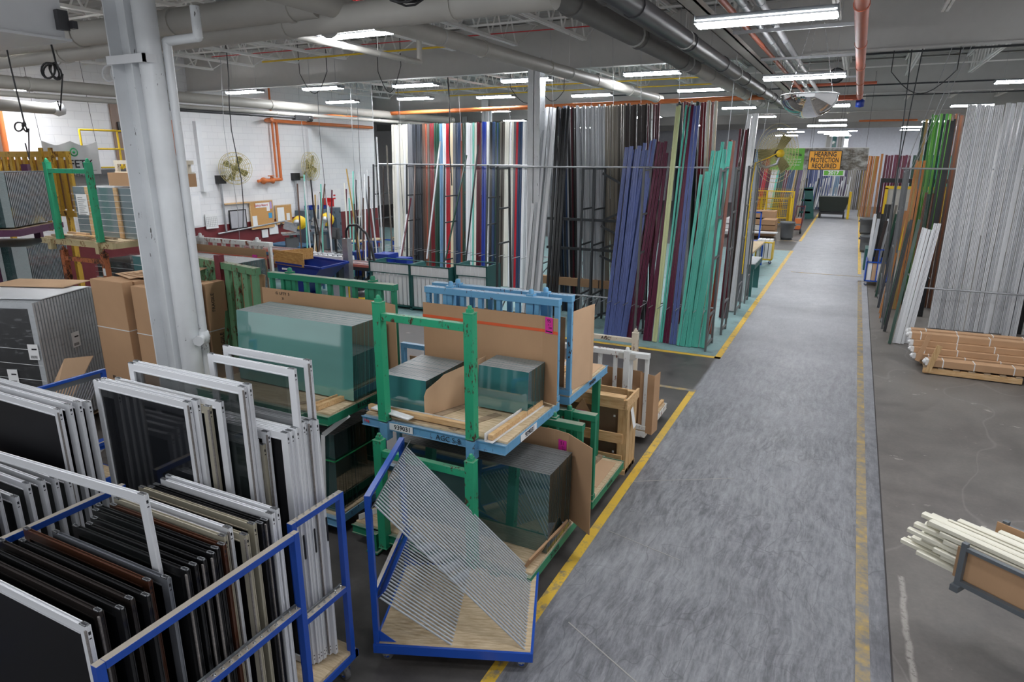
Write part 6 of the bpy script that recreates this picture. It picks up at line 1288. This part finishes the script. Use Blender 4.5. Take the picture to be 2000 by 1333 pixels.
o = root('hand_cart', (-4.2,30.5,0), 'tall blue tube frame cart left of the lane', 'cart'); MB().box(0,.06,0,.06,.2,1.55).box(.75,.81,0,.06,.2,1.55).box(0,.81,0,.06,1.5,1.56).box(0,.81,0,.9,.2,.26).build('frame', M['blue'], o)
o = root('work_table', (-3.4,22.8,0), 'brown topped blue work table left of the lane behind the racks', 'table'); MB().box(0,.72,0,3.0,.80,.86).build('top', M['ply'], o)
for x in (.02,.64):
    for y in (.05,2.88): MB().box(x,x+.06,y,y+.06,0,.80).build('leg', M['blue'], o)
o = root('slatted_cart', (-3.0,26.0,0), 'yellow framed cart with white slats left of the lane', 'cart'); MB().box(0,.6,0,.03,.15,.2).box(0,.6,0,.03,.78,.82).box(0,.03,0,.6,.15,.8).box(.57,.6,0,.6,.15,.8).build('frame', M['yellow'], o)
for i in range(4): MB().box(.05+i*.135,.16+i*.135,.03,.5,.2,.9).build('white_slat', M['white_dull'], o)
for x in (.06,.54): caster(o,x,.1,.06)
o = root('roller_stand', (-2.62,19.6,0), 'dark green roller stand at the lane edge behind the ladders', 'stand'); MB().box(.2,.36,0,.06,0,.85).box(.2,.36,1.5,1.56,0,.85).box(.1,.40,-.05,1.65,.80,.92).build('frame', M['darkteal'], o)
for i in range(8): MB().tube((.1,i*.2,.94),(.4,i*.2,.94),.025,8).build('roller', M['galv'], o)
# far colour racks
STUFF[0] = True
fl = [('charcoal',3),('ltblue',2),('navy',2),('burgundy',2),('red',2),('maroon',2),('white',3),('teal',1),('dkgreen',3),('maroon',2),('navy',3),('gold',1),('dkbrown',1),('plum',2),('taupe',2)]
x = -6.6
for c, n in fl:
    row(x, x+n*.115, 46.0, 46.6, 4.3, c, n, '%s bar in the far left colour row behind the yellow fence' % dict(ltblue='light blue',dkgreen='dark green',dkbrown='dark brown',gold='golden').get(c,c), 'far left bars '+c, lean=.35, zj=.05); x += n*.115+.005
x = -3.4
for c, n in [('blue',4),('peri',3),('white',1),('blue',4),('peri',3),('silver',1),('ltblue',3),('plum',2)]:
    row(x, x+n*.125, 55, 55.5, 4.2, c, n, '%s bar in the far blue row at the lane end' % dict(peri='periwinkle',ltblue='light blue').get(c,c), 'far centre bars '+c, zj=.05); x += n*.125
for i in range(16): profile((-3.0+i*.17,53.2,.3),(-2.85+i*.17,53.7,1.9+rp3.uniform(-.3,.6)),.08,.04,['white','silver','steel','black'][i%4 if i<6 else i%3],'short pale bar standing behind the dark dump cart','short far bars',4)
x = -.75
for c, n in [('plum',2),('taupe',5),('greybrown',3),('gold',1),('plum',2)]:
    row(x, x+n*.11, 55.8, 56.2, 3.3, c, n, '%s bar right of the far blue row' % dict(gold='golden',greybrown='grey-brown').get(c,c), 'far right bars '+c, zj=.03); x += n*.11
row(.40,1.15, 49.6, 50.2, 3.85, ['gold','wood','wood','dkwood','wood'], 8, 'orange wood bar at the far right of the lane', lean=.10, zj=.02)
row(1.30,1.45, 49.8, 50.2, 4.0, 'wood', 2, 'taller orange wood bar beside the far maroon ones')
row(1.6,3.1, 52, 52.3, 3.9, ['maroon','burgundy'], 9, 'maroon bar high at the far right'); row(3.2,5.5, 52, 52.3, 3.9, ['darkteal' if False else 'dkgreen','navy','teal'], 9, 'teal or navy bar high at the far right')
STUFF[0] = False
tag(stuff_mb.build('distant_profile_bars', [M['p_'+c] for c in stuff_mats]), 'distant and thin coated bars in many colours, at the lane end and in the thickets', 'profile bars', kind='stuff')
o = root('shelf_deck', (1.5,50,0), 'black elevated deck in front of the far maroon bars', 'shelf'); MB().box(0,4,0,.8,2.2,2.45).build('deck', M['black'], o)
for x in (0,3.9): MB().box(x,x+.1,0,.1,0,2.2).box(x,x+.1,.7,.8,0,2.2).build('leg', M['rackdark'], o)
# dump cart, green rack, hand truck
M['dumpgreen'] = plain('dark_green_dump_paint', (.02,.028,.022), .5)
o = root('dump_cart', (-1.85,47.6,0), 'dark grey dump cart at the far end of the lane', 'cart')
g = MB().add([(0,0,.45),(1.45,0,.45),(1.45,1.1,.45),(0,1.1,.45),(-.1,-.1,1.35),(1.75,-.1,1.35),(1.75,1.2,1.35),(-.1,1.2,1.35)],[(0,3,2,1),(0,1,5,4),(1,2,6,5),(2,3,7,6),(3,0,4,7),(4,5,6,7)]); g.build('body', M['dumpgreen'], o)
MB().box(0,1.5,0,1.1,.25,.38).box(0,.1,0,.1,0,.25).box(1.4,1.5,0,.1,0,.25).box(0,.1,1,1.1,0,.25).box(1.4,1.5,1,1.1,0,.25).build('base', M['black'], o)
o = root('panel_rack', (-3.3,46.4,0), 'dark teal leaning rack beside the dark dump cart', 'rack')
for z in (.35,1.1,1.75): MB().box(0,1.0,0,.08,z,z+.12).build('rail', M['darkteal'], o)
MB().bar((1.0,.04,0),(.75,.04,1.95),.5,.08,(0,1,0)).bar((0.05,.04,0),(.1,.04,1.95),.1,.08,(0,1,0)).build('side_panel', M['darkteal'], o)
for i in range(4): MB().bar((.2+i*.15,.2,.1),(.12+i*.15,.3,2.2+.1*i),.08,.04).build('black_bar', M['sblack'], o)
o = root('hand_truck', (-2.62,37.3,0), 'red hand truck with orange parts by the yellow gate', 'hand truck'); MB().bar((0,0,.1),(.1,.5,1.4),.05,.05).bar((.4,0,.1),(.5,.5,1.4),.05,.05).bar((.0,0,.2),(.4,0,.2),.05,.05).bar((.1,.5,1.35),(.5,.5,1.35),.05,.05).build('frame', M['p_maroon'], o)
for x in (.02,.42): MB().lathe([(0,-.04),(.13,-.04),(.13,.04),(0,.04)],(x,-.05,.13),14,axis=(1,0,0)).build('wheel', M['black'], o)
MB().box(.1,.4,.1,.35,.5,.75).box(.15,.4,.0,.2,.2,.4).build('strap_bundle', M['orange'], o)
thing1('guard_post', MB().box(-.22,-.08,47.3,47.45,0,1.7), M['yellow'], 'yellow upright post right of the dark dump cart', 'post')
# right side machines
o = root('machine_enclosure', (1.25,34.5,0), 'white machine panel in a yellow frame at the right of the far lane', 'machine')
MB().box(0,2.3,0,.1,2.45,2.58).box(0,.12,0,.1,0,2.5).box(2.2,2.3,0,.1,0,2.5).build('frame', M['yellow'], o); MB().box(.12,2.2,.03,.07,.6,2.45).build('panel', M['pipewhite'], o); MB().box(.8,1.1,-.3,0,1.4,1.9).box(.9,1.3,-.3,0,.6,1.4).build('control_box', M['galv'], o)
thing1('machine', MB().box(2.0,3.0,32.6,33.6,0,1.3), M['yellow'], 'yellow machine block behind the ladder frames at right', 'machine')
o = root('bar_cart', (.62,22.95,0), 'blue framed cart holding dark bars at the right lane edge', 'cart'); W_=.62
MB().box(0,W_,0,.03,.14,.18).box(0,W_,0,.03,.72,.76).box(0,.03,0,1.1,.14,.76).box(W_-.03,W_,0,1.1,.14,.76).box(0,W_,1.07,1.1,.14,.76).build('frame', M['blue'], o); MB().box(W_/2-.015,W_/2+.015,-.02,.01,.15,1.15).box(W_/2-.16,W_/2+.16,-.02,.01,1.12,1.15).build('handle', M['blue'], o)
for i in range(4): MB().box(.05+i*.135,.17+i*.135,.03,.06,.18,.72).build('slat', M['cardlight'] if i%2 else M['white_dull'], o)
MB().box(.02,W_-.02,.02,1.08,.14,.18).build('deck', M['ply'], o)
for x,y in ((.06,.08),(W_-.06,.08),(.06,1.0),(W_-.06,1.0)): caster(o,x,y,.05)
for i,(x,y,z,c,l) in enumerate(((.70,23.3,2.0,'silver',.10),(.80,23.2,1.95,'dkbrown',.22),(.86,23.35,1.9,'dkbrown',.14),(.92,23.4,2.0,'steel',.16),(1.0,23.2,1.9,'black',.26),(1.08,23.3,1.95,'black',.24),(.76,23.9,2.15,'black',.05),(.85,24.0,2.1,'black',.06),(.94,24.0,2.4,'black',.04),(1.04,24.0,2.4,'black',.03),(.68,23.9,2.1,'white',.02),(1.12,23.9,2.1,'black',.08))): profile((x,y,.2),(x+l,y+.35,z),.085,.05,c,'%s bar standing in the blue cart at the right lane edge, %s' % (dict(dkbrown='dark brown',steel='bright').get(c,c), ORD[i]), 'bars in the blue cart', 4)
thing1('box_stack', MB().box(.62,.9,26.2,27.2,.0,.75), M['darkteal'], 'small green and white bin behind the blue bar cart', 'bin')
# --- trolley with cream bars, right foreground
tr = root('bar_cradle', (1.09,5.50,0), 'grey steel cradle of cream bars lined with brown board, right foreground', 'cradle', None, math.radians(-33))
M['greysteel'] = plain('grey_cradle_paint', (.115,.13,.145), .45, .1)
L_=2.6; Dp=.62; z0=.74; z1=1.06
for y in (0, Dp):
    MB().box(0,L_,y-.02,y+.02,z0-.04,z0).box(0,L_,y-.02,y+.02,z1-.06,z1-.03).build('long_rail', M['greysteel'], tr, bev=.002)
    for x in (0,1.3,L_): MB().box(x-.02,x+.02,y-.022,y+.022,z0-.04,z1).build('post', M['greysteel'], tr, bev=.002)
    for x in (1.1,2.4): MB().box(x-.03,x+.03,y-.03,y+.03,0,z0-.04).build('leg', M['greysteel'], tr)
for x in (0,1.3,2.5): MB().box(x-.03,x+.03,-.05,Dp+.05,z0-.09,z0-.04).build('cross_tube', M['greysteel'], tr)
MB().bar((-.06,.035,z0+.12),(L_,.035,z0+.12),.008,.26).build('board_lining', M['card'], tr); MB().box(-.05,L_,Dp-.035,Dp-.025,z0,z1-.02).build('board_lining', M['card'], tr); MB().box(-.03,L_,.03,Dp-.03,z0-.01,z0).build('board_lining', M['card2'], tr)
M['creambar'] = plain('cream_pvc', (.75,.72,.60), .4, 0, .04)
R_ = Matrix.Rotation(math.radians(-33),3,'Z'); rp4 = random.Random(9); cm={}
for lay in range(7):
    nrow = (8,8,8,8,8,7,4)[lay]
    for i in range(nrow):
        w_ = (.062,.04,.066,.05,.03,.064)[(i*2+lay)%6]; x0 = -.14-.46*rp4.random()+(.06*i if lay>2 else .02*i); key=(round(w_,3))
        if key not in cm: cm[key] = MB().prism([(-w_/2,0),(-w_/2+.01,0),(-w_/2+.01,.012),(w_/2-.01,.012),(w_/2-.01,0),(w_/2,0),(w_/2,.03),(w_/2-.012,.036),(-w_/2+.012,.036),(-w_/2,.03)],0,2.7,0,Matrix(((0,0,1,0),(1,0,0,0),(0,1,0,0),(0,0,0,1)))).mesh('cream_bar', M['creambar'])
        o = bpy.data.objects.new('cream_bar', cm[key]); col.objects.link(o); q = R_ @ Vector((x0, .075+i*.067+(.02 if lay%2 else 0)+(.03 if lay>5 else 0), 0)); o.location=(1.09+q.x,5.50+q.y,z0+.004+lay*.048); o.rotation_euler=(0,rp4.uniform(-.004,.004),math.radians(-33)+rp4.uniform(-.008,.008))
        tag(o, 'cream bar in the grey cradle, layer %s, %s from the near side' % (('at the bottom','second','third','fourth','fifth','sixth','topmost')[lay], ORD[i]), 'bar', 'cream bars in the cradle')
